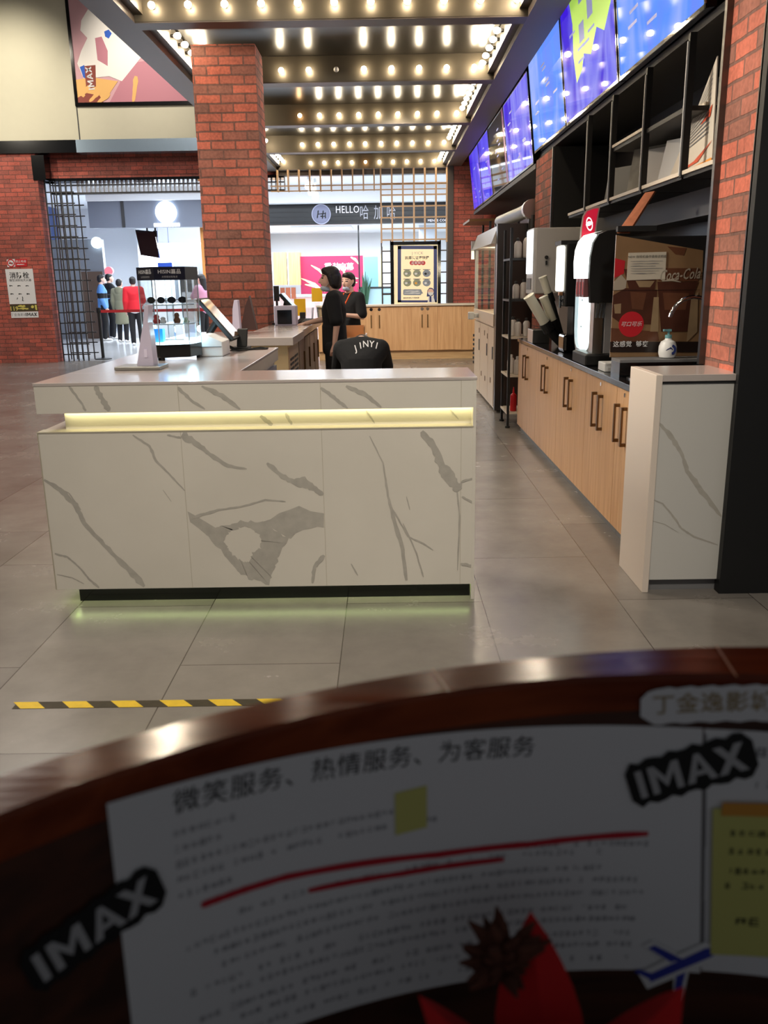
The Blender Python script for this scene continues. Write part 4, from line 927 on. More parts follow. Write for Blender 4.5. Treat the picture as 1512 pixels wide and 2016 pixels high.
mb.text('可口可乐', gp_(350, 1560, 0.009), X3, Z3, 0.030, 4, bold=0.0, shear=0.3)
mb.text('Coca-Cola', gp_(885, 1015, 0.004), (0.60, 0, 0.03), Z3, 0.085, 6, bold=0.012, shear=0.35)
mb.stroke([gp_(690, 1085, 0.004), gp_(800, 1070, 0.004), gp_(900, 1095, 0.004)], [0.004, 0.012, 0.003], (0, -1, 0), 6, 0.05)
mb.text('这感觉  够爽', gp_(345, 1780, 0.004), X3, Z3, 0.036, 4, bold=0.012)
mb.stroke([gp_(150, 1185, 0.004), gp_(1115, 1180, 0.004)], [0.0025], (0, -1, 0), 7, 0)
mb.build('print', GM, gb)
mb = MB(); mb.prism([gp_(322, 772, 0.004), gp_(740, 760, 0.004), gp_(725, 1060, 0.004), gp_(300, 1075, 0.004)], (0, 0.003, 0), 0)
mb.text('NEW 咖啡机操作使用说明图', gp_(530, 815, 0.006), X3, Z3, 0.017, 1)
for k in range(6): mb.stroke([gp_(345, 865+27*k, 0.006), gp_(700-40*(k % 3), 860+27*k, 0.006)], [0.003], (0, -1, 0), 2, 0.4)
nt = single(mb, 'instruction_sheet', [mat('aged_sheet', S(206, 196, 180), 0.7), M_INK, M_GINK], 'small cream instruction sheet stuck on the brown cola board', 'notice')
MB().box(1.33, 1.55, 5.10, 5.14, 1.705, 1.735).build('top_strip', M_BLACK, gb)
# reflection of the brick column, built as a terracotta slab
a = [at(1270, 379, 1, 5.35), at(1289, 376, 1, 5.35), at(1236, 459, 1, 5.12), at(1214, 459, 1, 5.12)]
single(MB().prism(a, (0.02, 0.035, 0)), 'reflection_slab', mat('brick_reflection', S(206, 128, 92), 0.8, noise=0.3, nscale=20), 'terracotta-coloured slab standing in for a reflection of the brick column', 'painted reflection')

# soda fountain
sf2 = thing('soda_fountain', 'tall soda fountain with a black hood and glowing white front', 'drinks dispenser', (1.6, 5.9, 0.902))
SILV = mat('silver_plastic', S(186, 190, 194), 0.3, 0.3); M_LITW = emis('cool_white_panel', (0.78, 0.97, 1.0), 1.7)
MB().box(1.40, 2.05, 5.62, 6.28, 0.902, 1.70).build('body', M_DARK, sf2, bevel=0.01)
fr = MB(); n = 20
for k in range(n):      # rounded frame around the lit front
    def rp(k, s):
        a = 2*PI*k/n; ca, sa = math.cos(a), math.sin(a); q = 0.45
        return (5.98+0.30*s*math.copysign(abs(ca)**q, ca), 1.32+0.385*(s if s == 1 else 0.9)*math.copysign(abs(sa)**q, sa))
    (y0, z0), (y1, z1) = rp(k, 1), rp(k+1, 1); (y2, z2), (y3, z3) = rp(k, 0.84), rp(k+1, 0.84)
    fr.add([(1.36, y0, z0), (1.36, y1, z1), (1.35, y3, z3), (1.35, y2, z2), (1.42, y0, z0), (1.42, y1, z1), (1.40, y3, z3), (1.40, y2, z2)], [(0, 1, 2, 3), (0, 4, 5, 1), (3, 2, 6, 7)])
fr.build('front_frame', SILV, sf2, smooth=True)
mb = MB().box(1.372, 1.395, 5.74, 6.22, 0.98, 1.66, 0)
for z in (1.12, 1.3, 1.48): mb.box(1.369, 1.373, 6.10, 6.112, z, z+0.012, 1)
mb.build('lit_front', [M_LITW, M_DARK], sf2)
hood = [(1.300, 1.30), (1.288, 1.45), (1.290, 1.58), (1.305, 1.665), (1.335, 1.715), (1.385, 1.737), (1.47, 1.745), (1.47, 1.30)]
MB().prism([(x, 5.56, z) for x, z in hood], (0, 0.05, 0)).build('hood', M_BLACK, sf2, bevel=0.004); MB().box(1.40, 1.47, 5.61, 5.95, 1.30, 1.735).build('hood_core', M_BLACK, sf2)
mb = MB()
pf = [(1.262, 1.45), (1.256, 1.55), (1.262, 1.63), (1.28, 1.685), (1.315, 1.724), (1.37, 1.738)]
for i in range(len(pf)-1):
    (xa, za), (xb, zb) = pf[i], pf[i+1]; mb.quad((xa, 5.612, za), (xb, 5.612, zb), (xb, 5.90, zb), (xa, 5.90, za))
mb.add([(x, 5.90, z) for x, z in pf]+[(1.40, 5.90, 1.732), (1.40, 5.90, 1.45)], [tuple(range(8))])
mb.build('lit_visor', emis('visor_glow', (0.97, 0.97, 0.93), 1.5), sf2)
for k in range(3):
    v = MB().box(1.268, 1.30, 5.62+0.085*k, 5.68+0.085*k, 1.335, 1.45).build('valve', mat('valve_mauve', S(150, 96, 100), 0.4), sf2); MB().box(1.266, 1.27, 5.635+0.085*k, 5.665+0.085*k, 1.35, 1.43).build('valve_label', M_RED, v)
    MB().cyl((1.36+0.022*k, 5.60, 1.31), (1.345+0.022*k, 5.585, 1.205), 0.007, n=8).build('spout', M_CHROME, sf2)
mb = MB().box(1.34, 1.40, 5.62, 5.72, 0.98, 1.30); mb.build('backsplash', M_STEEL, sf2); MB().box(1.41, 1.47, 5.60, 5.62, 0.97, 1.33).build('side_plate', M_LGREY, sf2)
MB().box(1.29, 1.47, 5.58, 5.98, 0.902, 0.975).build('drip_tray', M_BLACK, sf2, bevel=0.01)
mb = MB()
for k in range(12): mb.box(1.30, 1.46, 5.60+0.03*k, 5.612+0.03*k, 0.976, 0.981)
mb.build('drip_grate', M_STEEL, sf2)
# lit brand sign on top
ls = thing('topper_sign', 'red lit topper sign with a white round emblem above the fountain', 'sign', (1.36, 5.9, 1.72))
def tq(u, v, e=0.0): return at(u, v, 1, 5.92-e)
pts = [(1141, 478), (1143, 450), (1147, 425), (1155, 412), (1170, 406), (1182, 405), (1179, 420), (1172, 462), (1170, 476)]
MB().prism([tq(*p) for p in pts], (0.012, 0.06, 0)).build('frame', mat('topper_frame', S(206, 190, 176), 0.4), ls)
cxm = sum(p[0] for p in pts)/9; cym = sum(p[1] for p in pts)/9
MB().prism([tq(cxm+(u-cxm)*0.82, cym+(v-cym)*0.84, 0.004) for u, v in pts], (0, 0.004, 0)).build('face', emis('topper_red', S(176, 22, 48), 0.9), ls)
mb = MB(); ring = []
for k in range(24):
    a = 2*PI*k/24; ring.append((tq(1160.5+6.5*math.cos(a)-1.2*math.sin(a), 441-13.5*math.sin(a), 0.006), tq(1160.5+4.9*math.cos(a)-0.9*math.sin(a), 441-10.6*math.sin(a), 0.006)))
for k in range(24):
    a, b = ring[k], ring[(k+1) % 24]; mb.quad(a[0], b[0], b[1], a[1])
mb.stroke([tq(1154, 444, 0.0065), tq(1160, 440, 0.0065), tq(1167, 438, 0.0065)], [0.014, 0.03, 0.012], (0, -1, 0), 0, 0); mb.stroke([tq(1149, 465, 0.0065), tq(1166, 463, 0.0065)], [0.010], (0, -1, 0), 0, 0.3)
mb.build('emblem', emis('emblem_white', (1, 1, 1), 1.1), ls)

# hot water boiler with a lit front
wb = thing('water_boiler', 'black water boiler with a tall glowing cream front panel', 'water boiler', (1.45, 6.95, 0.902))
MB().box(1.405, 1.62, 6.85, 7.12, 1.24, 1.72).build('body', M_BLACK, wb, bevel=0.01)
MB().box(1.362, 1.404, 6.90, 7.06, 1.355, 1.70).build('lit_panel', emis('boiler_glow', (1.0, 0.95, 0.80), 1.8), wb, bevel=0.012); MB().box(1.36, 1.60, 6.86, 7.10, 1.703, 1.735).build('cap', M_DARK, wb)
tpn = MB().cyl((1.385, 6.95, 1.33), (1.385, 6.95, 1.23), 0.011, n=10).cyl((1.38, 6.95, 1.29), (1.45, 6.95, 1.29), 0.012, n=10).build('tap', M_CHROME, wb); MB().box(1.372, 1.40, 6.93, 6.97, 1.325, 1.35).build('tap_handle', mat('copper_tap', S(196, 140, 96), 0.3, 0.7), tpn)
MB().box(1.48, 1.62, 6.88, 7.1, 0.902, 1.24).build('stand', M_DARK, wb)
# ice machine
im = thing('ice_machine', 'white ice machine with a glowing narrow front beside the bottle rack', 'ice machine', (1.6, 8.35, 0.902))
MB().box(1.365, 1.98, 8.02, 8.40, 1.325, 1.895).build('body', mat('offwhite_metal', S(206, 202, 198), 0.4), im, bevel=0.006)
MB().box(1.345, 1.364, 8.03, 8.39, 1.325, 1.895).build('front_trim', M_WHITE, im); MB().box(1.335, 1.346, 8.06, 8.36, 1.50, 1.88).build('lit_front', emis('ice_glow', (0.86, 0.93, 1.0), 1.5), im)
MB().box(1.336, 1.346, 8.10, 8.32, 1.36, 1.46).build('grey_display', M_GREY, im); mb = MB().cyl((1.46, 8.0, 1.64), (1.46, 8.02, 1.64), 0.016, n=12).box(1.453, 1.468, 8.0, 8.02, 1.575, 1.61); mb.build('lock', M_DARK, im)
MB().box(1.60, 1.95, 8.06, 8.36, 0.902, 1.325).build('pedestal', mat('pinkish_grey', S(190, 176, 170), 0.5), im)
# cup dispensers (slanted tubes)
for i, (b, tpp, r, lab) in enumerate((((1.36, 7.28, 1.05), (1.19, 7.24, 1.31), 0.042, 'front slanted white cup tube by the fountain'), ((1.43, 7.35, 1.06), (1.325, 7.33, 1.30), 0.036, 'middle slanted cup tube leaning over the black holder'), ((1.42, 7.55, 1.28), (1.35, 7.53, 1.46), 0.034, 'upper slanted cream cup tube in front of the ice machine'))):
    cd = thing('cup_dispenser', lab, 'cup dispenser', (b[0], b[1], 0.902), 'slanted cup tubes on the worktop')
    bv, tv_ = Vector(b), Vector(tpp); d = (tv_-bv).normalized()
    MB().cyl(bv, tv_, r, n=18).cyl(tv_, tv_+d*0.012, r*1.12, n=18).build('tube', mat('tube_white', S(228, 224, 206), 0.25), cd, smooth=True)
    foot = Vector((b[0]+0.13, b[1], 0.905)); MB().cyl(bv-d*0.02, bv+d*0.06, r*1.18, n=18).build('collar', M_BLACK, cd); MB().cyl(bv-d*0.02, foot, r*0.9, r*0.7, n=14).build('leg', M_BLACK, cd)
single(MB().box(1.36, 1.55, 6.62, 6.84, 0.903, 1.04), 'cup_holder', M_BLACKG, 'low black cup holder box on the worktop by the fountain', 'holder', bevel=0.02)
single(MB().box(1.30, 1.45, 7.68, 7.95, 0.903, 1.02), 'steel_bin', M_STEEL, 'small open steel bin on the far end of the worktop', 'bin', bevel=0.004)
single(MB().box(1.32, 1.42, 5.20, 5.36, 0.903, 0.955), 'white_box', M_WHITE, 'small white box on the worktop in front of the fountain', 'box', bevel=0.004)
# faucet
fa = thing('faucet', 'curved chrome faucet arching over the sink', 'faucet', (1.80, 4.75, 0.912))
pth = [(1.80, 4.78, 0.9), (1.80, 4.78, 1.22)]+[(1.68+0.12*math.cos(a), 4.78, 1.235+0.11*math.sin(a)) for a in [PI*k/12 for k in range(0, 11)]]+[(1.555, 4.78, 1.24)]
MB().tube(pth, 0.011, 10).build('spout', M_CHROME, fa, smooth=True); MB().cyl((1.80, 4.78, 0.91), (1.80, 4.78, 0.96), 0.026).build('base', M_CHROME, fa)
# soap bottle
so = thing('soap_bottle', 'white pump soap bottle with a navy logo on the grey ledge', 'soap bottle', (1.633, 4.99, 1.0))
so_c = at(1313, 706, 1, 4.99); so_c.z = 1.001; so.location = so_c
MB().lathe([(0.03, 0), (0.044, 0.004), (0.051, 0.03), (0.05, 0.065), (0.04, 0.092), (0.02, 0.104), (0.017, 0.112)], so_c, 20).build('bottle', M_WHITE, so, smooth=True)
MB().lathe([(0.019, 0.112), (0.019, 0.130), (0.007, 0.132), (0.007, 0.150)], so_c, 14).box(so_c.x-0.03, so_c.x+0.012, so_c.y-0.012, so_c.y+0.012, so_c.z+0.150, so_c.z+0.162).build('pump', mat('teal_pump', S(110, 160, 166), 0.4), so)
mb = MB(); 
for k in range(10):
    a0 = -1.35+2.7*k/10; a1 = -1.35+2.7*(k+1)/10
    def sp(a, r): return so_c+Vector((0.004+r*math.cos(a), -0.0515+0.0004, 0.05+r*math.sin(a)))
    mb.quad(sp(a0, 0.016), sp(a1, 0.016), sp(a1, 0.030), sp(a0, 0.030))
mb.stroke([so_c+Vector((-0.026, -0.0515, 0.046)), so_c+Vector((0.0, -0.0515, 0.060)), so_c+Vector((0.014, -0.0515, 0.050))], [0.004, 0.008, 0.003], (0, -1, 0), 0, 0.1)
mb.build('logo', M_BLUE, so)

# bottle rack
rk = thing('bottle_rack', 'narrow black metal rack of white bottles at the end of the cabinets', 'rack', (1.6, 8.8, 0))
for (x, y) in ((1.225, 8.58), (1.225, 9.03), (1.95, 8.58), (1.95, 9.03)):
    MB().box(x-0.012, x+0.012, y-0.012, y+0.012, 0, 1.93).build('post', M_BLACK, rk); MB().cyl((x, y, 0), (x, y, 0.02), 0.025, n=10).build('foot', M_BLACK, rk)
RZ = (0.16, 0.53, 0.905, 1.265, 1.65)
for z in RZ:
    MB().box(1.21, 1.96, 8.57, 9.04, z-0.02, z).build('shelf', M_BOARD if z < 1.2 else M_DARK, rk)
mbs = MB().lathe([(0.030, 0), (0.034, 0.01), (0.034, 0.13), (0.026, 0.15), (0.014, 0.16)], (0, 0, 0), 14)
btm = mbs.mesh('bottle_body', mat('milky_bottle', S(214, 206, 200), 0.35), smooth=True); cpm = MB().lathe([(0.016, 0.16), (0.016, 0.185), (0.01, 0.19)], (0, 0, 0), 12).mesh('bottle_cap', M_DARK)
cpw = MB().lathe([(0.016, 0.16), (0.016, 0.185), (0.01, 0.19)], (0, 0, 0), 12).mesh('bottle_cap', M_WHITE)
spots = {1.65: [(1.30, 8.66, 1.0), (1.39, 8.64, 1.2)], 1.265: [(1.29, 8.66, 0.9), (1.365, 8.64, 1.0), (1.44, 8.66, 0.95)], 0.905: [(1.28, 8.72, 1.0), (1.315, 8.63, 0.9), (1.40, 8.64, 0.95)], 0.53: [(1.27, 8.75, 1.0), (1.32, 8.64, 0.95), (1.385, 8.67, 1.0)]}
rn = {1.65: 'top', 1.265: 'second', 0.905: 'third', 0.53: 'fourth'}
pos2 = {2: ('left', 'right'), 3: ('left', 'middle', 'right')}
for z, L in spots.items():
    for i, (x, y, s) in enumerate(L):
        b = thing('bottle', '%s white bottle on the %s shelf of the black rack' % (pos2[len(L)][i], rn[z]), 'bottle', (x, y, z+0.001), 'white bottles on the rack'); b.scale = (s*1.1, s*1.1, s)
        for nm, me in (('body', btm), ('cap', cpw if z == 0.53 else cpm)):
            o = bpy.data.objects.new(nm, me); COL.objects.link(o); o.parent = b
rb = thing('red_bottle', 'red squeeze bottle on the lowest shelf of the black rack', 'bottle', (1.29, 8.66, 0.161))
MB().lathe([(0.03, 0), (0.034, 0.01), (0.032, 0.16), (0.012, 0.18)], (1.29, 8.66, 0.161), 14).build('body', M_RED, rb, smooth=True); MB().lathe([(0.012, 0.18), (0.004, 0.24)], (1.29, 8.66, 0.161), 10).build('nozzle', M_RED, rb)
rb = thing('sauce_jar', 'small dark red jar with white label beside the red squeeze bottle', 'jar', (1.37, 8.70, 0.161))
MB().lathe([(0.03, 0), (0.03, 0.12), (0.02, 0.13)], (1.37, 8.70, 0.161), 14).build('jar', mat('dark_red', S(120, 40, 40), 0.4), rb); MB().lathe([(0.0305, 0.03), (0.0305, 0.09)], (1.37, 8.70, 0.161), 14).build('label_band', M_PAPER, rb)

# popcorn machine
pm = thing('popcorn_machine', 'large white popcorn machine with a glass front and steel side', 'popcorn machine', (1.6, 10.6, 0))
M_PMW = mat('cream_metal', S(216, 198, 178), 0.35)
MB().box(1.23, 2.0, 9.70, 11.85, 0.02, 1.07).build('base_cabinet', M_PMW, pm, bevel=0.006)
for i, (a, b) in enumerate(((9.72, 10.25), (10.27, 11.1), (11.12, 11.83))):
    d = MB().box(1.212, 1.232, a, b, 0.06, 0.93).build('door', M_PMW, pm); MB().box(1.205, 1.213, a+0.06, a+0.11, 0.58, 0.72).build('latch', M_DARK, d)
mb = MB()
for y, z in ((9.95, 0.30), (10.3, 0.78), (10.6, 0.80), (10.5, 0.26), (10.9, 0.28), (11.2, 0.80)): mb.box(1.208, 1.233, y, y+0.05, z, z+0.06)
mb.build('vent_plug', M_BRASS, pm)
MB().box(1.20, 1.24, 9.70, 11.85, 0.95, 1.08).build('serving_ledge', M_PMW, pm)
for y in (9.70, 11.81): MB().box(1.21, 1.25, y, y+0.04, 1.07, 1.83).build('corner_post', M_LGREY, pm)
MB().box(1.216, 1.222, 9.74, 11.81, 1.09, 1.83).build('glass_front', thin_glass('dull_glass', (0.92, 0.93, 0.93), 0.0, 0.12), pm)
MB().box(1.90, 2.0, 9.74, 11.81, 1.07, 1.83).build('back_panel', mat('warm_back', S(226, 210, 180), 0.4), pm)
mb = MB().box(1.45, 1.75, 10.3, 10.9, 1.35, 1.62); mb.cyl((1.6, 10.6, 1.62), (1.6, 10.6, 1.83), 0.02); mb.cyl((1.5, 10.3, 1.48), (1.3, 10.1, 1.48), 0.015)
mb.build('kettle', M_STEEL, pm, bevel=0.02)
mb = MB(); 
for k in range(5): mb.box(1.7, 1.72, 9.9+0.2*k, 10.0+0.2*k, 1.08, 1.32)
mb.build('inner_rack', M_DSTEEL, pm)
mb = MB().prism([(1.16, 9.70, 1.83), (1.24, 9.70, 2.02), (2.0, 9.70, 2.02), (2.0, 9.70, 1.83)], (0, 2.15, 0)); mb.build('canopy', mat('clear_white', S(230, 226, 220), 0.15), pm)
lamp('popcorn_lamp', 'POINT', (1.45, 10.8, 1.76), 22, (1, 0.85, 0.6), 0.04)
MB().box(1.215, 1.33, 9.58, 9.68, 0.03, 2.03).box(1.33, 1.95, 9.60, 9.68, 0.03, 2.03).build('steel_side', M_DSTEEL, pm)
mb = MB().box(1.07, 1.14, 11.2, 11.3, 0.965, 1.06).box(1.14, 1.215, 11.22, 11.28, 0.985, 1.04); mb.build('handle_block', M_LGREY, pm, bevel=0.01)
mb = MB().box(1.16, 1.22, 11.86, 11.9, 1.72, 1.95); mb.build('side_lamp', M_STEEL, pm)
for k in range(7): MB().box(1.20, 1.232, 11.86, 11.93, 0.35+0.06*k, 0.38+0.06*k).build('side_louvre', M_DARK, pm)
du = thing('exhaust_duct', 'silver exhaust duct running over the popcorn machine to the pier', 'duct', (1.5, 9.6, 2.03))
p0, p1 = at(985, 437, 1, 11.0), at(1046, 412, 1, 9.5)
MB().tube([p0-Vector((0, 0, 0.12)), p0-Vector((0, 0.02, 0.04)), p0, p0.lerp(p1, 0.5), p1], 0.072, 14).build('pipe', M_DSTEEL, du, smooth=True)
MB().cyl(p1+Vector((0, 0.05, 0)), p1-Vector((0, 0.06, 0)), 0.10, n=16).build('collar', M_STEEL, du); MB().cyl(p1-Vector((-0.02, 0.02, 0.06)), p1-Vector((-0.02, 0.02, 0.40)), 0.05, n=12).build('drop_pipe', M_DSTEEL, du)
tr = thing('high_rack', 'small dark rack top behind the popcorn machine', 'rack', (1.5, 13.0, 0))
MB().box(1.2, 1.95, 12.6, 13.6, 2.25, 2.28).build('shelf', M_BRASS, tr)
for x in (1.5, 1.9):
    for y in (12.65, 13.55): MB().box(x-0.015, x+0.015, y-0.015, y+0.015, 0, 2.25).build('leg', M_DARK, tr)

# ================================================================== THINGS ON THE CASH COUNTERS
ZT = 1.0405
def Pz(u, v, y): return at(u, v, 1, y)
# payment stands: lilac wedge on a grey tray
def pay_stand(lab, outline, y, depth, base=None):
    pts = [Pz(u, v, y) for u, v in outline]; zmin = min(p.z for p in pts)
    for p in pts: p.z += (ZT+0.0-zmin) if base is None else 0
    t = thing('payment_stand', lab, 'payment stand', (sum(p.x for p in pts)/len(pts), y, ZT))
    MB().prism(pts, (0, depth, 0)).build('stand', M_LILAC, t, bevel=0.003)
    if base:
        a, b = Pz(base[0], base[2], y-0.05), Pz(base[1], base[2], y-0.05)
        MB().box(a.x, b.x, y-0.06, y+0.12, ZT, ZT+0.018).build('base', mat('grey_tray', S(150, 148, 142), 0.3, 0.5), t, bevel=0.004)
    return t
ps1 = pay_stand('lilac payment stand on a grey tray at the counter corner', [(269, 724), (303, 722), (296, 660), (291, 635), (292, 601), (284, 601), (281, 640), (276, 668)], 4.36, 0.09, (226, 316, 730))
MB().box(-1.215, -1.20, 4.354, 4.36, 1.10, 1.14).build('card_slot', mat('pale_lilac', S(236, 228, 250), 0.3), ps1)
pay_stand('lilac payment stand in front of the brick column', [(457, 652), (473, 652), (469, 600), (467, 582), (460, 582), (457, 600)], 7.15, 0.09)
mh = [Pz(u, v, 7.45) for u, v in ((473, 650), (505, 650), (490, 582), (482, 604))]
for p in mh: p.z = max(p.z, ZT)
single(MB().prism(mh, (0, 0.10, 0)), 'menu_holder', mat('dark_brown_leather', S(78, 52, 46), 0.5), 'dark brown folded menu holder standing before the brick column', 'menu holder', bevel=0.003)

# hexagonal display case
DC = Vector((-1.225, 5.0, ZT)); HEX = [math.radians(a) for a in (-102, -42, 18, 78, 138, 198)]
def hexp(r, z): return [DC+Vector((r*math.cos(a), r*math.sin(a), z)) for a in HEX]
dc = thing('display_case', 'clear hexagonal display case of small goods with a navy header', 'display case', DC)
MB().prism(hexp(0.165, 0.015), (0, 0, 0.072)).build('base', M_BLACKG, dc, bevel=0.003)
for a in HEX[:6:2]: MB().cyl(DC+Vector((0.14*math.cos(a), 0.14*math.sin(a), 0)), DC+Vector((0.14*math.cos(a), 0.14*math.sin(a), 0.016)), 0.012, n=10).build('foot', M_BLACK, dc)
mb = MB(); lo = hexp(0.163, 0.088); hi = hexp(0.163, 0.44)
for i in range(6): mb.quad(lo[i], lo[(i+1) % 6], hi[(i+1) % 6], hi[i])
mb.build('glass_wall', M_ACRYL, dc)
mb = MB()
for i in range(6): mb.cyl(lo[i], hi[i], 0.0035, n=6)
mb.build('glass_edge', mat('edge_acrylic', S(200, 216, 224), 0.1, 0.2), dc)
MB().prism(hexp(0.168, 0.437), (0, 0, 0.070)).build('header', mat('header_navy', S(22, 22, 44), 0.3), dc)
mb = MB()
for i, sz in ((0, 0.030), (5, 0.030)):
    a, b = hexp(0.1685, 0.437)[i], hexp(0.1685, 0.437)[(i+1) % 6]; ux = (b-a).normalized(); c = (a+b)/2
    n_ = Vector((ux.y, -ux.x, 0)); mb.text('HISIN嘉品', c+Z3*0.043+n_*0.0008, ux, Z3, 0.027, 0, bold=0.012); mb.text('太阳镜自助售卖', c+Z3*0.016+n_*0.0008, ux, Z3, 0.012, 1)
mb.build('header_lettering', [M_PAPER, M_LGREY], dc)
MB().cyl(DC+Vector((0, 0, 0.088)), DC+Vector((0, 0, 0.437)), 0.022, n=14).build('centre_post', M_ACRYL, dc)
SHZ = (0.195, 0.30)
for z in SHZ: MB().cyl(DC+Vector((0, 0, z)), DC+Vector((0, 0, z+0.006)), 0.135, n=32).build('glass_shelf', mat('lit_shelf', S(206, 222, 232), 0.1), dc)
MB().cyl(DC+Vector((0, 0, 0.087)), DC+Vector((0, 0, 0.094)), 0.14, n=32).build('light_plate', emis('case_led', (0.62, 0.88, 1.0), 7.0), dc)
lamp('display_case_lamp', 'POINT', DC+Vector((0.09, 0.06, 0.16)), 3.2, (0.55, 0.86, 1.0), 0.02)
def glasses(x, y, z, rz, lab):
    c = DC+Vector((x, y, z)); M = Matrix.Translation(c) @ Matrix.Rotation(rz, 4, 'Z') @ Matrix.Diagonal((0.98, 0.9, 1.0, 1)); mb = MB()
    for s in (-1, 1): mb.prism([M @ Vector((s*0.031+0.025*math.cos(2*PI*k/14), 0, 0.022+0.018*math.sin(2*PI*k/14))) for k in range(14)], M.to_3x3() @ Vector((0, 0.003, 0)), 0); mb.tube([M @ Vector((s*0.056, 0, 0.030)), M @ Vector((s*0.057, 0.05, 0.028)), M @ Vector((s*0.054, 0.085, 0.010))], 0.0022, 6, 1)
    mb.tube([M @ Vector((-0.012, 0, 0.022)), M @ Vector((0, -0.002, 0.025)), M @ Vector((0.012, 0, 0.022))], 0.002, 6, 1)
    return single(mb, 'sunglasses', [M_BLACKG, M_DARK], lab, 'sunglasses', 'sunglasses in the display case')
glasses(-0.058, -0.072, 0.307, -0.25, 'left black sunglasses on the upper shelf of the display case'); glasses(0.058, -0.062, 0.307, 0.4, 'right black sunglasses on the upper shelf of the display case')
for (x, y, z, r, h, m, lab, nm) in ((-0.06, -0.085, 0.202, 0.022, 0.05, M_RED, 'small red figurine on the lower shelf of the display case', 'figurine'), (-0.02, -0.10, 0.202, 0.02, 0.035, M_PAPER, 'small white figurine beside the red one in the display case', 'figurine'), (0.055, -0.085, 0.202, 0.02, 0.058, mat('brown_toy', S(110, 72, 48), 0.5), 'small brown figurine on the lower shelf of the display case', 'figurine'), (0.10, -0.05, 0.202, 0.018, 0.03, mat('mint_toy', S(190, 216, 200), 0.5), 'small mint box-shaped figurine at the right of the lower shelf', 'figurine')):
    c = DC+Vector((x, y, z)); single(MB().lathe([(r*0.8, 0), (r, h*0.3), (r*0.6, h*0.55), (r*0.75, h*0.75), (r*0.5, h*0.95), (0.002, h)], c, 12), nm, m, lab, 'figurine', smooth=True)
c = DC+Vector((-0.085, -0.02, 0.0945)); single(MB().box(c.x-0.035, c.x+0.045, c.y-0.03, c.y+0.02, c.z, c.z+0.075), 'blue_box', mat('box_blue', S(40, 130, 200), 0.4), 'blue box at the bottom of the display case', 'box', bevel=0.002)

# register: white receipt printer, tilted touch monitor
rp = thing('receipt_printer', 'white receipt printer lit pale blue beside the display case', 'printer', (-1.02, 5.25, ZT))
pr_ = [(-1.105, 1.15), (-1.08, 1.165), (-1.04, 1.162), (-0.955, 1.125), (-0.955, ZT), (-1.10, ZT)]
MB().prism([(x, 5.08, z) for x, z in pr_], (0, 0.24, 0)).build('body', M_WHITE, rp, bevel=0.006)
MB().cyl((-1.068, 5.10, 1.13), (-1.068, 5.30, 1.13), 0.034, n=20).build('paper_roll', M_PAPER, rp); MB().box(-1.10, -0.96, 5.077, 5.08, 1.095, 1.099).build('seam', M_GREY, rp)
tm = thing('touch_monitor', 'tilted touch monitor with a brown reflecting screen on the counter', 'monitor', (-1.03, 5.48, ZT))
A, B = Vector((-1.135, 5.34, 1.37)), Vector((-0.93, 5.34, 1.125)); nn = Vector((0.245, 0, 0.205)).normalized()
MB().prism([A, B, B-nn*0.028, A-nn*0.02], (0, 0.30, 0)).build('housing', M_BLACK, tm, bevel=0.003)
dd = (B-A)
MB().prism([A+dd*0.05+nn*0.0005+Y3*0.015, A+dd*0.95+nn*0.0005+Y3*0.015, A+dd*0.95+nn*0.0005+Y3*0.285, A+dd*0.05+nn*0.0005+Y3*0.285], nn*0.002).build('screen', mat('ceiling_reflection_glass', S(150, 112, 78), 0.10, 0.6), tm)  # brown reflection of the ceiling is put into the screen's base colour
m_ = A+dd*0.5-nn*0.03+Y3*0.15; MB().tube([m_, (m_.x-0.05, m_.y, 1.16), (m_.x-0.07, m_.y, ZT+0.015)], 0.022, 10).build('arm', M_BLACK, tm); MB().box(m_.x-0.16, m_.x-0.0, m_.y-0.06, m_.y+0.07, ZT, ZT+0.012).build('base', M_BLACK, tm)
cr = thing('card_terminal', 'small black card terminal on its base at the end of the counter', 'card terminal', (-0.93, 5.6, ZT))
MB().box(-0.985, -0.875, 5.52, 5.66, ZT, ZT+0.02).build('base', M_BLACK, cr, bevel=0.005); MB().prism([(-0.955, 5.56, ZT+0.02), (-0.89, 5.56, ZT+0.02), (-0.885, 5.59, ZT+0.13), (-0.95, 5.59, ZT+0.13)], (0, 0.03, 0.004)).build('body', M_BLACK, cr, bevel=0.004)
mb = MB()
for k in range(4): mb.tube([(-0.97-0.01*k, 5.46, ZT+0.10-0.02*k), (-1.0, 5.5, ZT+0.02+0.006*k), (-0.98+0.02*k, 5.47-0.01*k, ZT+0.006), (-0.86+0.02*k, 5.50+0.02*k, ZT+0.006+0.003*k), (-0.76, 5.55+0.02*k, ZT+0.006)], 0.004, 6)
single(mb, 'cable', M_BLACK, 'tangled black cables trailing across the counter end by the card terminal', 'cable')
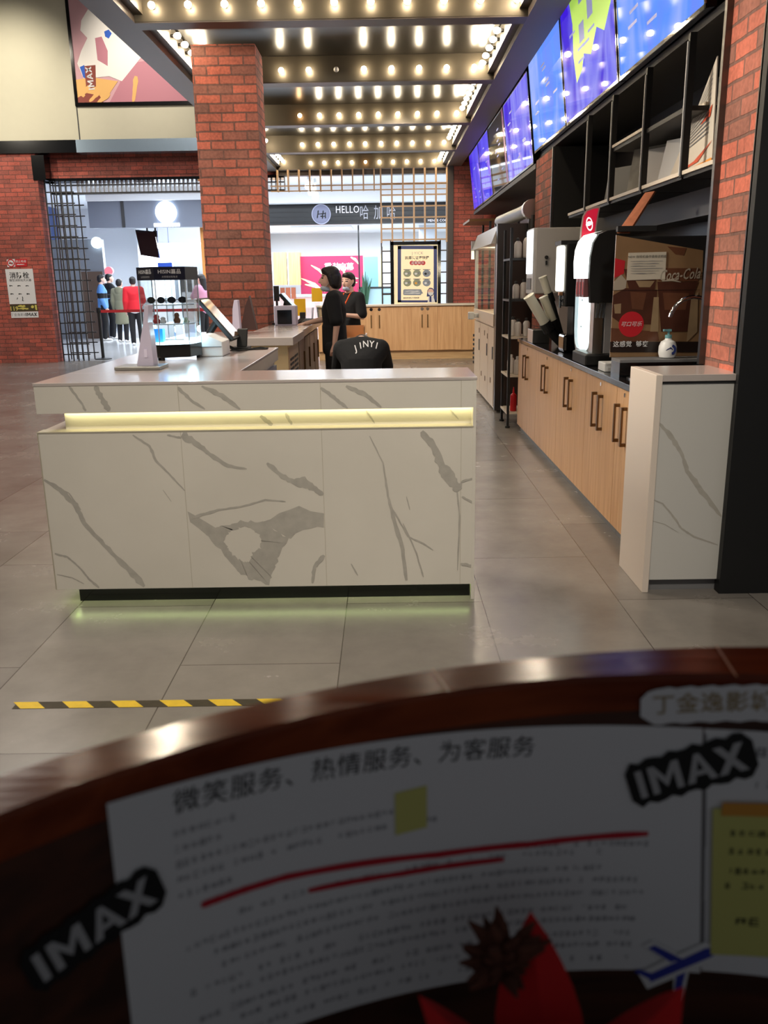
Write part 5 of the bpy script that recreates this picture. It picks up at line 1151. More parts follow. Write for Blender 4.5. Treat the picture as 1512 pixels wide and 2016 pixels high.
# on the farther counter
wp = thing('label_printer', 'white printer with a black front on the farther counter', 'printer', (-1.03, 8.85, ZT))
a, b = Pz(541, 640, 8.8).x, Pz(583, 640, 8.8).x
MB().box(a, b, 8.8, 9.02, ZT, ZT+0.19).build('body', M_LILAC, wp, bevel=0.008); MB().box(a+0.03, b-0.04, 8.795, 8.80, ZT+0.012, ZT+0.15).build('front', M_BLACKG, wp)
sm = thing('touch_monitor', 'slanted monitor with a pale screen behind the white printer', 'monitor', (-1.0, 9.3, ZT))
q = [Pz(547, 580, 9.1), Pz(553, 578, 9.1), Pz(577, 604, 9.1), Pz(572, 609, 9.1)]
MB().prism(q, (0, 0.3, 0)).build('housing', M_BLACK, sm); MB().prism([q[1]+Vector((0.002, 0.01, 0.002)), q[2]+Vector((0.002, 0.01, 0.002)), q[2]+Vector((0.002, 0.29, 0.002)), q[1]+Vector((0.002, 0.29, 0.002))], (0.002, 0, 0.002)).build('screen', emis('pos_screen', S(190, 214, 232), 0.8), sm)
c_ = (q[0]+q[3])/2; MB().tube([c_+Y3*0.15, (c_.x-0.03, 9.25, ZT+0.1), (c_.x-0.03, 9.25, ZT)], 0.02, 8).build('arm', M_BLACK, sm); MB().box(c_.x-0.07, c_.x+0.06, 9.17, 9.35, ZT, ZT+0.012).build('base', M_BLACK, sm)
cp = thing('customer_display', 'narrow black customer display on a pole next to the brick column', 'display', (-1.15, 9.1, ZT))
a = Pz(543, 575, 9.08); MB().box(a.x-0.02, a.x+0.03, 9.06, 9.12, a.z-0.09, a.z+0.06).build('head', M_BLACK, cp); MB().cyl((a.x+0.005, 9.09, ZT), (a.x+0.005, 9.09, a.z-0.09), 0.012, n=8).build('pole', M_DARK, cp); MB().box(a.x-0.05, a.x+0.06, 9.04, 9.14, ZT, ZT+0.012).build('base', M_DARK, cp)
kb = thing('keyboard', 'black keyboard on the farther counter by the attendant', 'keyboard', (-0.88, 9.2, ZT))
MB().prism([(-0.93, 9.06, ZT), (-0.76, 9.06, ZT), (-0.76, 9.44, ZT+0.02), (-0.93, 9.44, ZT+0.02)], (0, 0, 0.018)).build('body', M_BLACK, kb, bevel=0.003)
mb = MB()
for r in range(5):
    for k in range(12): mb.box(-0.922+0.031*r, -0.897+0.031*r, 9.075+0.03*k, 9.10+0.03*k, ZT+0.019+0.0015*k, ZT+0.024+0.0015*k)
mb.build('key_field', M_DARK, kb)
a = Pz(596, 618, 9.62); single(MB().box(a.x-0.03, a.x+0.03, 9.58, 9.64, ZT, ZT+0.10), 'card_terminal', M_BLACK, 'black card terminal behind the keyboard', 'card terminal', bevel=0.006)
for (u0, u1, v0, v1, y, lab) in ((580, 601, 588, 622, 9.75, 'lower yellow counter sign left of the attendant'), (614, 634, 567, 594, 10.05, 'higher yellow counter sign in front of the attendant')):
    a, b = Pz(u0, v1, y), Pz(u1, v0, y)
    ys = thing('yellow_sign', lab, 'counter sign', ((a.x+b.x)/2, y, ZT), 'yellow counter signs'); MB().box(a.x, b.x, y, y+0.012, max(a.z, ZT+0.002), b.z).build('panel', M_YEL, ys)
    MB().box(a.x+0.03, b.x-0.03, y+0.001, y+0.010, ZT, max(a.z, ZT+0.003)).build('post', M_ACRYL, ys); MB().box(a.x, b.x, y-0.02, y+0.04, ZT, ZT+0.002).build('foot', M_ACRYL, ys)
a, b = Pz(552, 592, 10.0), Pz(583, 566, 10.0)
lf = thing('leaflet_stand', 'clear stand of pink leaflets behind the slanted monitor', 'leaflet stand', ((a.x+b.x)/2, 10.0, ZT)); MB().box(a.x, b.x, 10.0, 10.004, ZT, b.z+0.01).build('acrylic_back', M_ACRYL, lf)
for k in range(3): w = (b.x-a.x)/3; MB().box(a.x+w*k+0.005, a.x+w*(k+1)-0.005, 9.99, 9.998, a.z+0.02, b.z).build('leaflet', mat('leaflet_pink', S(240, 160, 140), 0.6), lf)
for k, (u, lab) in enumerate(((607, 'left clear plastic tub on the farther counter'), (634, 'right clear plastic tub on the farther counter'))):
    a = Pz(u, 605, 9.9); single(MB().lathe([(0.05, 0), (0.065, 0.14), (0.06, 0.14), (0.046, 0.01)], (a.x, 9.90, ZT), 16), 'plastic_tub', M_ACRYL, lab, 'tub', 'clear tubs on the farther counter')
# carton on a trolley
cx0, cx1 = Pz(673, 660, 9.9).x, Pz(718, 660, 9.9).x
tb = thing('trolley', 'pinkish white trolley tray behind the crouching attendant', 'trolley', ((cx0+cx1)/2, 10.0, 0))
MB().box(cx0-0.02, cx1+0.02, 9.85, 10.25, 0.80, 0.815).box(cx0-0.02, cx1+0.02, 9.85, 9.865, 0.815, 0.84).box(cx1+0.005, cx1+0.02, 9.85, 10.25, 0.815, 0.87).build('tray', mat('pink_white', S(226, 200, 188), 0.4), tb)
for x in (cx0, cx1):
    for y in (9.88, 10.22): MB().cyl((x, y, 0), (x, y, 0.80), 0.012, n=8).build('leg', M_LGREY, tb)
mb = MB().box(cx0, cx1, 10.18, 10.19, 0.817, 0.965).box(cx0, cx1, 9.875, 9.882, 0.817, 0.85).box(cx0, cx0+0.006, 9.875, 10.19, 0.817, 0.965).box(cx1-0.01, cx1-0.004, 9.875, 10.19, 0.817, 0.965).box(cx0, cx1-0.004, 9.875, 10.19, 0.816, 0.822)
single(mb, 'carton', mat('carton_tan', S(196, 146, 100), 0.7), 'open tan carton on the pinkish trolley', 'box')

# ================================================================== PEOPLE
def hand(prims, w, d, n, s=1.0, curl=0.35):
    # palm, four fingers and a thumb; d along the forearm, n the way the palm faces
    w = Vector(w); d = Vector(d).normalized(); n = (Vector(n)-d*Vector(n).dot(d)).normalized(); sd = d.cross(n)
    k = w+d*0.085*s
    prims.append([(w, 0.020*s), (k+sd*0.026*s, 0.0125*s), (k-sd*0.026*s, 0.0125*s)])
    for i, L in enumerate((0.068, 0.078, 0.072, 0.056)):
        b = k+sd*(0.028-0.0187*i)*s; a1 = (d*math.cos(curl)+n*math.sin(curl)).normalized(); a2 = (d*math.cos(curl*2.4)+n*math.sin(curl*2.4)).normalized()
        m = b+a1*L*0.55*s; e = m+a2*L*0.45*s
        prims.append([(b, 0.0098*s), (m, 0.0088*s)]); prims.append([(m, 0.0088*s), (e, 0.0075*s)])
    tb_ = w+d*0.03*s+sd*0.022*s; tm_ = tb_+(d*0.65+sd*0.6+n*0.3).normalized()*0.042*s; te = tm_+(d*0.85+sd*0.2+n*0.4).normalized()*0.032*s
    prims.append([(tb_, 0.013*s), (tm_, 0.0105*s)]); prims.append([(tm_, 0.0105*s), (te, 0.0085*s)])
def person(lab, loc, rz, H, J, cloth, hair='short', head_yaw=0.0, head_pitch=0.0, voxel=0.008, group=None, mask=None, shoes=M_BLACK, skirt=None, hood=False, lanyard=False):
    """J: joints of the pose in person space (facing +Y, right hand on +X), for a 1.7 m figure."""
    s = H/1.7; root = thing('person', lab, 'person', loc, group, rz)
    V = lambda p: Vector(p)*s
    j = dict(pelvis=(0, 0, .93), waist=(0, .005, 1.10), chest=(0, .0, 1.27), neck=(0, -.015, 1.43), head=(0, .02, 1.585),
             shL=(-.175, -.01, 1.385), shR=(.175, -.01, 1.385), elL=(-.215, -.03, 1.11), elR=(.215, -.03, 1.11), wrL=(-.225, .05, .87), wrR=(.225, .05, .87),
             hipL=(-.085, 0, .90), hipR=(.085, 0, .90), knL=(-.10, .015, .49), knR=(.10, .015, .49), anL=(-.10, -.03, .08), anR=(.10, -.03, .08))
    j.update(J); j = {k: V(p) for k, p in j.items()}
    R = Matrix.Rotation(head_yaw, 3, 'Z') @ Matrix.Rotation(head_pitch, 3, 'X'); hc = j['head']
    hp = lambda x, y, z: hc+(R @ Vector((x, y, z)))*s
    P = []
    P.append([(j['pelvis'], (.150*s, .105*s, .09*s)), (j['waist'], (.122*s, .09*s, .06*s))]); P.append([(j['waist'], (.122*s, .09*s, .06*s)), (j['chest'], (.15*s, .105*s, .10*s))])
    P.append([(j['chest'], (.15*s, .10*s, .09*s)), (j['shL'], .05*s), (j['shR'], .05*s), (j['neck'], .05*s)])
    P.append([(j['neck']-Vector((0, 0, .02*s)), .055*s), (hp(0, -.025, -.06), .05*s)])
    P.append([(hp(0, -.01, .03), (.076*s, .092*s, .086*s)), (hp(0, .035, -.02), (.064*s, .062*s, .06*s)), (hp(0, .052, -.078), (.036*s, .036*s, .03*s))])
    P.append([(hp(0, .096, .012), .008*s), (hp(0, .113, -.022), .0125*s), (hp(0, .085, -.028), .014*s)])       # nose
    P.append([(hp(0, .093, -.052), (.022*s, .010*s, .009*s))])                                                   # lips
    for e in (-1, 1): P.append([(hp(.076*e, -.005, .012), (.008*s, .017*s, .027*s)), (hp(.074*e, 0, -.015), (.007*s, .01*s, .012*s))])  # ears
    for q in 'LR':
        P.append([(j['sh'+q], .048*s), (j['el'+q], .036*s)]); P.append([(j['el'+q], .036*s), (j['wr'+q], .024*s)])
        d = j['wr'+q]-j['el'+q]; n = Vector(J.get('palm'+q, (-1, 0.2, 0) if q == 'R' else (1, 0.2, 0)))
        hand(P, j['wr'+q], d, n, s, J.get('curl', 0.35))
        P.append([(j['hip'+q], .082*s), (j['kn'+q], .055*s)]); P.append([(j['kn'+q], .055*s), (j['kn'+q].lerp(j['an'+q], .35)+Vector((0, -.015*s, 0)), .053*s), (j['an'+q], .036*s)])
        P.append([(j['an'+q]-Vector((0, .03*s, .045*s)), .035*s), (j['an'+q]+Vector((0, .13*s, -.055*s)), (.035*s, .05*s, .022*s))])
    eye, lip, brow = mat('eye_dark', S(34, 26, 26), 0.3), mat('lip', S(184, 110, 104), 0.5), M_HAIR
    me = blob('body', P, voxel, 4, [M_SKIN, eye, lip])
    ec = [hp(.031*e, .083, .014) for e in (-1, 1)]; bc = [hp(.032*e, .085, .036) for e in (-1, 1)]; lc = hp(0, .10, -.052)
    Ri = R.transposed()
    for f in me.polygons:
        c = f.center
        if (c-hc).length < .16*s:
            for q in ec:
                l = Ri @ (c-q)
                if abs(l.x) < .015*s and abs(l.z) < .0065*s and l.y > -.03*s: f.material_index = 1
            for q in bc:
                l = Ri @ (c-q)
                if abs(l.x) < .02*s and abs(l.z) < .005*s and l.y > -.03*s: f.material_index = 1
            l = Ri @ (c-lc)
            if abs(l.x) < .021*s and abs(l.z) < .0075*s and l.y > -.03*s: f.material_index = 2
    link_mesh(me, 'body', root)
    # hair
    Hh = [[(hp(0, -.022, .045), (.086*s, .092*s, .082*s)), (hp(0, .03, .085), (.062*s, .05*s, .035*s))], [(hp(0, -.045, .0), (.084*s, .070*s, .085*s))]]
    if hair == 'bob': Hh += [[(hp(0, -.05, 0), (.092*s, .075*s, .08*s)), (hp(0, -.055, -.075), (.090*s, .060*s, .045*s))], [(hp(-.078, .01, .03), .022*s), (hp(-.08, -.01, -.06), .024*s)], [(hp(.078, .01, .03), .022*s), (hp(.08, -.01, -.06), .024*s)]]
    if hair == 'tied': Hh += [[(hp(0, -.115, .03), .04*s)], [(hp(0, -.10, .02), .03*s), (hp(0, -.125, -.05), .022*s)]]
    if hair == 'long': Hh += [[(hp(0, -.06, 0), (.09*s, .07*s, .08*s)), (hp(0, -.09, -.26), (.085*s, .045*s, .06*s))]]
    link_mesh(blob('hair', Hh, voxel*1.1, 3, [M_HAIR]), 'hair', root)
    # shirt or jacket
    top = cloth['top']; g = cloth.get('ease', .018); slv = cloth.get('sleeve', .55); hem = cloth.get('hem', .0)
    hv = j['pelvis']-Vector((0, 0, hem*s)) if skirt is None else None
    T = [[(j['waist'], ((.122+g+.012)*s, (.09+g+.012)*s, .06*s)), (hv or j['pelvis'], ((.152+g)*s, (.108+g)*s, .07*s))],
         [(j['waist'], ((.125+g)*s, (.092+g)*s, .06*s)), (j['chest'], ((.152+g)*s, (.106+g)*s, .10*s))],
         [(j['chest'], ((.152+g)*s, (.104+g)*s, .10*s)), (j['shL'], (.05+g)*s), (j['shR'], (.05+g)*s), (j['neck']-Vector((0, 0, .035*s)), (.048+g)*s)]]
    if skirt: T.append([(j['waist'], ((.15)*s, .125*s, .06*s)), (Vector((0, 0, skirt*s+.03)), (.20*s, .16*s, .03*s))])
    for q in 'LR':
        if slv <= 1: T.append([(j['sh'+q], (.052+g)*s), (j['sh'+q].lerp(j['el'+q], slv+.12), (.05+g*.9)*s)])
        else: T += [[(j['sh'+q], (.052+g)*s), (j['el'+q], (.042+g)*s)], [(j['el'+q], (.042+g)*s), (j['el'+q].lerp(j['wr'+q], .95), (.030+g*.8)*s)]]
    if hood: T.append([(j['neck']+Vector((0, -.07*s, .02*s)), (.10*s, .06*s, .05*s)), (j['neck']+Vector((0, -.09*s, -.07*s)), (.075*s, .04*s, .05*s))])
    shirt = link_mesh(blob('top', T, voxel*1.1, 5, [top]+cloth.get('extra', [])), cloth.get('name', 'shirt'), root)
    if 'zones' in cloth:
        for f in shirt.data.polygons:
            for (z0, z1, mi) in cloth['zones']:
                if z0*s < f.center.z < z1*s: f.material_index = mi
    g2 = .016
    B = [[(j['pelvis'], ((.15+g2)*s, (.105+g2)*s, .09*s)), (j['hipL'], (.085+g2)*s), (j['hipR'], (.085+g2)*s)]]
    for q in 'LR': B += [[(j['hip'+q], (.084+g2)*s), (j['kn'+q], (.060+g2)*s)], [(j['kn'+q], (.060+g2)*s), (j['an'+q], (.045+g2)*s)]]
    link_mesh(blob('trousers', B, voxel*1.2, 4, [cloth['legs']]), 'trousers', root)
    for q in 'LR':
        a = j['an'+q]; link_mesh(blob('shoe', [[(a-Vector((0, .03*s, .04*s)), (.042*s, .045*s, .038*s)), (a+Vector((0, .14*s, -.058*s)), (.043*s, .055*s, .022*s))]], voxel, 2, [shoes]), 'shoe', root)
    if mask is not None:   # pulled down onto the chin
        mo = mask; k = [[(hp(0, .062, -.078+mo), (.046*s, .050*s, .034*s)), (hp(0, .040, -.098+mo), (.046*s, .040*s, .018*s))]]
        fm = link_mesh(blob('mask', k, voxel*.9, 3, [mat('mask_blue', S(190, 204, 226), 0.7)]), 'face_mask', root)
        mb = MB()
        for e in (-1, 1): mb.tube([hp(.045*e, .06, -.065+mo), hp(.07*e, .02, -.04), hp(.082*e, -.008, .0)], .0025*s, 6)
        o = bpy.data.objects.new('ear_loop', mb.mesh('ear_loop', M_PAPER)); COL.objects.link(o); o.parent = fm
    if lanyard:
        bt = BVHTree.FromPolygons([v.co.copy() for v in shirt.data.vertices], [tuple(q.vertices) for q in shirt.data.polygons]); mb = MB()
        for e in (-1, 1):
            a, b = j['neck']+Vector((e*.06*s, 0, .005*s)), j['chest']+Vector((0, 0, -.10*s)); pth = [j['neck']+Vector((e*.058*s, -.02*s, .035*s))]
            for k in range(13):
                q = a.lerp(b, k/12); h = bt.ray_cast(Vector((q.x, .6, q.z)), Vector((0, -1, 0)))
                if h[0]: pth.append(h[0]+Vector((0, .005, 0)))
            mb.tube(pth, .0095*s, 6)
        o = bpy.data.objects.new('lanyard', mb.mesh('lanyard', mat('lanyard_orange', S(236, 96, 40), 0.6))); COL.objects.link(o); o.parent = root
    return root, shirt
M_TROUS = mat('black_trousers', S(22, 22, 25), 0.85)
# attendant at the till, facing left, near arm hanging, far arm on the keyboard
person('standing attendant in black T-shirt with bobbed black hair at the till', (-0.50, 8.62, 0), math.radians(86), 1.60,
       dict(shL=(-.165, -.01, 1.385), shR=(.165, -.01, 1.385), elL=(-.205, -.05, 1.13), wrL=(-.20, -.02, .93), elR=(.20, .10, 1.17), wrR=(.16, .32, 1.125), palmR=(0, 0, -1), palmL=(1, .2, 0), head=(0, .035, 1.58)),
       dict(top=M_TEE, legs=M_TROUS, sleeve=.72, ease=.026, hem=.08), 'bob', head_yaw=math.radians(10), head_pitch=math.radians(-6), voxel=0.0058, mask=-.012)
person('attendant in black T-shirt with orange lanyard and mask under the chin', (-0.43, 10.7, 0), math.radians(140), 1.56,
       dict(shL=(-.165, -.01, 1.385), shR=(.165, -.01, 1.385), elL=(-.225, .0, 1.14), wrL=(-.06, .20, 1.17), elR=(.225, .0, 1.14), wrR=(.09, .21, 1.14), palmL=(0, -1, 0), palmR=(0, -1, 0)),
       dict(top=M_TEE, legs=M_TROUS, sleeve=.72, ease=.022, hem=.08), 'tied', head_yaw=math.radians(8), head_pitch=math.radians(-4), voxel=0.0060, mask=.0, lanyard=True)
# crouching attendant, back to us
cr_root, cr_shirt = person('crouching attendant with white letters across the back of a black T-shirt', (-0.215, 7.55, 0), 0.0, 1.71,
       dict(pelvis=(0, .03, .36), waist=(0, .02, .56), chest=(0, .08, .77), neck=(0, .20, .935), head=(0, .40, .86), shL=(-.165, .15, .87), shR=(.165, .15, .87),
            hipL=(-.09, .05, .34), hipR=(.09, .05, .34), knL=(-.14, .42, .46), knR=(.14, .42, .46), anL=(-.12, .16, .08), anR=(.12, .16, .08), elL=(-.21, .40, .66), elR=(.21, .40, .66), wrL=(-.12, .56, .50), wrR=(.12, .56, .50)),
       dict(top=M_TEE, legs=M_TROUS, sleeve=.72, ease=.034, hem=.05), 'short', head_pitch=math.radians(-62), voxel=0.0065)
bpy.context.view_layer.update()
bv = BVHTree.FromPolygons([v.co.copy() for v in cr_shirt.data.vertices], [tuple(p.vertices) for p in cr_shirt.data.polygons])
mb = MB()
for i, ch in enumerate('JINYI'):
    u, v, rot = ((699, 690, 0.32), (708.5, 685, 0.20), (719, 682, 0.06), (731, 682, -0.10), (741, 685, -0.28))[i]
    o = at(u, v, 1, 7.40); vs, fs = text_geo(ch, 0.072, 'CENTER', 0.012)
    bmt = bmesh.new(); bvv = [bmt.verts.new((x, y, 0)) for x, y in vs]
    for f in fs:
        try: bmt.faces.new([bvv[q] for q in f])
        except ValueError: pass
    bmesh.ops.subdivide_edges(bmt, edges=bmt.edges[:], cuts=4, use_grid_fill=True); bmt.verts.index_update()
    vs = [(v.co.x, v.co.y) for v in bmt.verts]; fs = [tuple(v.index for v in f.verts) for f in bmt.faces]; bmt.free()
    out = []
    for x, y in vs:
        X, Y = x*math.cos(rot)-y*math.sin(rot), x*math.sin(rot)+y*math.cos(rot)
        q = Vector((o.x+X, 7.0, o.z+Y))-cr_root.location; h = bv.ray_cast(q, Vector((0, 1, 0.0)))
        out.append((h[0]+h[1]*0.004 if h[0] else Vector((q.x, 0.12, q.z))))
    mb.add(out, fs)
o = bpy.data.objects.new('back_lettering', mb.mesh('back_lettering', M_PAPER)); COL.objects.link(o); o.parent = cr_shirt
# queue in the mall
M_JBLUE = mat('jacket_blue', S(96, 150, 214), 0.7); M_KHAKI = mat('khaki_coat', S(126, 126, 104), 0.85); M_JRED = mat('jacket_red', S(214, 24, 40), 0.75); M_PINK = mat('pink_top', S(212, 150, 178), 0.8)
WSH = mat('white_shoe', S(226, 224, 220), 0.6)
def gx(u, y): return at(u, 600, 1, y).x
person('queueing person in a blue and black jacket at the left end', (gx(203, 24.0), 24.0, 0), math.radians(-70), 1.74, dict(elL=(-.22, .06, 1.12), wrL=(-.10, .24, 1.16)), dict(top=M_JBLUE, legs=M_TROUS, sleeve=2, ease=.03, hem=.06, name='jacket', extra=[M_TEE], zones=[(1.10, 1.24, 1)]), 'short', voxel=0.011, shoes=WSH)
person('queueing person all in black with raised hand, behind the khaki coat', (gx(221, 24.85), 24.75, 0), math.radians(-60), 1.78, dict(elR=(.24, .12, 1.22), wrR=(.06, .26, 1.32)), dict(top=M_TEE, legs=M_TROUS, sleeve=2, ease=.03, hem=.06, name='jacket'), 'short', voxel=0.011, shoes=WSH)
person('queueing person in a long khaki hooded coat, seen from behind', (gx(238, 23.2), 23.2, 0), math.radians(-12), 1.62, {}, dict(top=M_KHAKI, legs=M_TROUS, sleeve=2, ease=.032, name='coat'), 'short', voxel=0.011, shoes=WSH, skirt=.48, hood=True)
person('queueing person in a bright red jacket, right end of the queue', (gx(265, 21.9), 21.9, 0), math.radians(15), 1.66, dict(elR=(.22, .05, 1.12), wrR=(.14, .22, 1.0)), dict(top=M_JRED, legs=M_TROUS, sleeve=2, ease=.034, hem=.07, name='jacket', extra=[M_PAPER], zones=[(.80, .875, 1)]), 'short', voxel=0.011, shoes=WSH)
person('person in a pink top with long black hair beside the brick column', (gx(400, 20.5), 20.5, 0), math.radians(60), 1.68, dict(elL=(-.22, .12, 1.15), wrL=(-.08, .28, 1.2)), dict(top=M_PINK, legs=M_TROUS, sleeve=.6, ease=.026, hem=.06), 'long', voxel=0.011, shoes=WSH)

# ================================================================== PODIUM IN THE FOREGROUND
PI_C, PI_R = Vector((0.222, -0.07)), 0.68; PO_C, PO_R = Vector((0.294, -0.241)), 0.906; PZ = 1.15
def pin(s, z, off=0.0):      # arc length from the apex (right positive) on the inner face
    a = PI/2-s/PI_R; return Vector((PI_C.x+(PI_R-off)*math.cos(a), PI_C.y+(PI_R-off)*math.sin(a), z))
def pout(a, z):
    d = Vector((math.cos(a), math.sin(a))); f = PI_C-PO_C; b = f.dot(d); k = -b+math.sqrt(b*b-f.dot(f)+PO_R**2); p = PI_C+d*k; return Vector((p.x, p.y, z))
pod = thing('podium', 'dark curved wooden podium with a varnished rim in the foreground', 'podium', (0.25, 0.6, 0))
N = 60; A0, A1 = math.radians(42), math.radians(178)
ang = [A0+(A1-A0)*k/N for k in range(N+1)]
mb = MB(); vs = []
for a in ang:
    i = Vector((PI_C.x+PI_R*math.cos(a), PI_C.y+PI_R*math.sin(a), 0)); o = pout(a, 0); ii = i+(i-o).normalized()*0.0; 
    vs += [Vector((i.x, i.y, 0)), Vector((i.x, i.y, PZ-0.03)), Vector((o.x, o.y, PZ-0.03)), Vector((o.x, o.y, 0))]
fs = [(4*k+q, 4*k+(q+1) % 4, 4*k+4+(q+1) % 4, 4*k+4+q) for k in range(N) for q in range(4)]+[(0, 1, 2, 3), (4*N+3, 4*N+2, 4*N+1, 4*N)]
mb.add(vs, fs); mb.build('curved_wall', M_PODIUM, pod)
mb = MB(); vs = []
for a in ang:
    i = Vector((PI_C.x+(PI_R+0.0005)*math.cos(a), PI_C.y+(PI_R+0.0005)*math.sin(a), 0)); o = pout(a, 0)
    for p, z in ((i, PZ-0.03), (i, PZ-0.004), (i.lerp(o, 0.06), PZ), (i.lerp(o, 0.94), PZ), (o, PZ-0.004), (o, PZ-0.03)): vs.append(Vector((p.x, p.y, z)))
fs = [(6*k+q, 6*k+(q+1) % 6, 6*k+6+(q+1) % 6, 6*k+6+q) for k in range(N) for q in range(6)]+[tuple(range(6)), tuple(range(6*N, 6*N+6))[::-1]]
mb.add(vs, fs); mb.build('rim', M_RIM, pod)
mb = MB()
for u0, v0, u1, v1 in ((852, 1317, 884, 1362), (1410, 1271, 1450, 1332)):
    p, q = at(u0, v0, 2, PZ+0.0006), at(u1, v1, 2, PZ+0.0006); mb.stroke([p, q], [0.0022], (0, 0, 1), 0, 0)
mb.build('rim_joint', mat('joint_line', S(170, 110, 80), 0.4), pod)
mb = MB(); vs = [pin(s, 0.80, 0.001) for s in [PI_R*(PI/2-a) for a in ang]]
mb.add(vs+[v-Vector((0, 0, 0.03)) for v in vs], [tuple(range(N+1))[::-1], tuple(range(N+1, 2*N+2))]+[(k, k+1, N+2+k, N+1+k) for k in range(N)]+[(N, 0, N+1, 2*N+1)]); mb.build('desk_board', M_PODIUM, pod)

def sheet(mb, s0, z0, w, h, phi, off, m=0, n=24, lean=(0.0, 0.0)):   # rectangle hung on the curved face, top-left at (s0, z0)
    c, sn = math.cos(phi), math.sin(phi); vs = []
    for k in range(n+1):
        for q in (0, 1): x, y = w*k/n, -h*q; vs.append(pin(s0+x*c+h*q*(lean[0]+(lean[1]-lean[0])*k/n), z0+x*sn+y*c, off))
    mb.add(vs, [(2*k, 2*k+1, 2*k+3, 2*k+2) for k in range(n)], m)
def pmap(s0, z0, phi, off):
    c, sn = math.cos(phi), math.sin(phi)
    return lambda x, y: pin(s0+x*c-y*sn, z0+x*sn+y*c, off)
def dashes(mb, s0, z0, L, h, phi, off, m, dens=0.75):   # a line of writing too small to read
    x = 0.0
    while x < L:
        w = random.uniform(0.5, 1.0)*h
        if random.random() < dens:
            f = pmap(s0, z0, phi, off)
            hh = h*random.uniform(0.6, 1.0)
            for (a, b, c_, d_) in ((0, .0, 1, .16), (0, .42, 1, .56), (.1, .84, .9, 1), (.08, 0, .24, 1), (.62, .1, .78, 1)):
                if random.random() < 0.72: mb.add([f(x+w*a, hh*(b-.5)), f(x+w*c_, hh*(b-.5)), f(x+w*c_, hh*(d_-.5)), f(x+w*a, hh*(d_-.5))], [(0, 1, 2, 3)], m)
        x += h*1.12
PH = -0.060
no = thing('service_notice', 'large white service notice with red underlines inside the podium', 'notice', pin(-0.2, 1.0, 0.001))
mb = MB(); sheet(mb, -0.433, 1.132, 0.459, 0.235, PH, 0.0012, lean=(0.0, 0.07)); mb.build('sheet', M_PAPER, no)
f = pmap(-0.250, 1.1045, PH-0.01, 0.0018)
mb = MB(); mb.text('微笑服务、热情服务、为客服务', (0, 0, 0), X3, Z3, 0.0196, 0, bold=0.0, fn=f); mb.build('title_lettering', M_INK, no)
mb = MB()
L_ = [(-0.392, 1.0925, 0.045, 0.85), (-0.392, 1.080, 0.03, 0.8), (-0.392, 1.068, 0.18, 0.8), (-0.392, 1.056, 0.20, 0.7), (-0.392, 1.043, 0.04, 0.9), (-0.12, 1.006, 0.11, 0.5),
      (-0.35, 1.012, 0.30, 0.4), (-0.39, 0.999, 0.34, 0.75), (-0.37, 0.986, 0.355, 0.7), (-0.365, 0.973, 0.35, 0.75), (-0.39, 0.960, 0.37, 0.6), (-0.36, 0.947, 0.34, 0.7), (-0.385, 0.934, 0.365, 0.55), (-0.36, 0.921, 0.34, 0.6), (-0.38, 0.908, 0.36, 0.5)]
for s0, z0, ln, de in L_: dashes(mb, s0, z0, ln, 0.0052, PH, 0.0017, 0, min(1, de+0.2))
mb.build('small_writing', mat('faded_ink', S(140, 140, 146), 0.8), no)
def pline(mb, pts, w, off, m=0):
    fine = []
    for i in range(len(pts)-1):
        for k in range(8): fine.append((pts[i][0]+(pts[i+1][0]-pts[i][0])*k/8, pts[i][1]+(pts[i+1][1]-pts[i][1])*k/8))
    fine.append(pts[-1]); vs = []
    for i, (s, z) in enumerate(fine): ww = w*(0.75 if i in (0, len(fine)-1) else 1)*random.uniform(.92, 1.08); vs += [pin(s, z+ww/2, off), pin(s, z-ww/2, off)]
    mb.add(vs, [(2*i, 2*i+1, 2*i+3, 2*i+2) for i in range(len(fine)-1)], m)
mb = MB(); pline(mb, [(-0.377, 1.029), (-0.345, 1.0285), (-0.313, 1.027), (-0.189, 1.011), (-0.112, 1.007), (-0.012, 1.009)], 0.0058, 0.0020); pline(mb, [(-0.296, 1.009), (-0.22, 1.001), (-0.133, 0.996)], 0.0052, 0.0020)
mb.build('red_underline', mat('red_marker', S(196, 34, 52), 0.6), no)
mb = MB(); sheet(mb, 0.0265, 1.104, 0.20, 0.232, PH*0.5, 0.0010, lean=(0.07, 0.07)); dashes(mb, 0.068, 1.085, 0.14, 0.010, PH, 0.0016, 1); dashes(mb, 0.068, 1.055, 0.14, 0.010, PH, 0.0016, 1)
for k in range(4): sheet(mb, 0.0268+0.0036*k, 1.10-0.052*k, 0.0016+0.0005*(k % 2), 0.052, 0, 0.0016, 1, 2, (0.07, 0.07))
single(mb, 'paper_sheet', [M_PAPER, M_GINK], 'plain white sheet at the right edge of the podium, under the yellow note', 'paper', loc=pin(0.1, 1.0, 0.001))
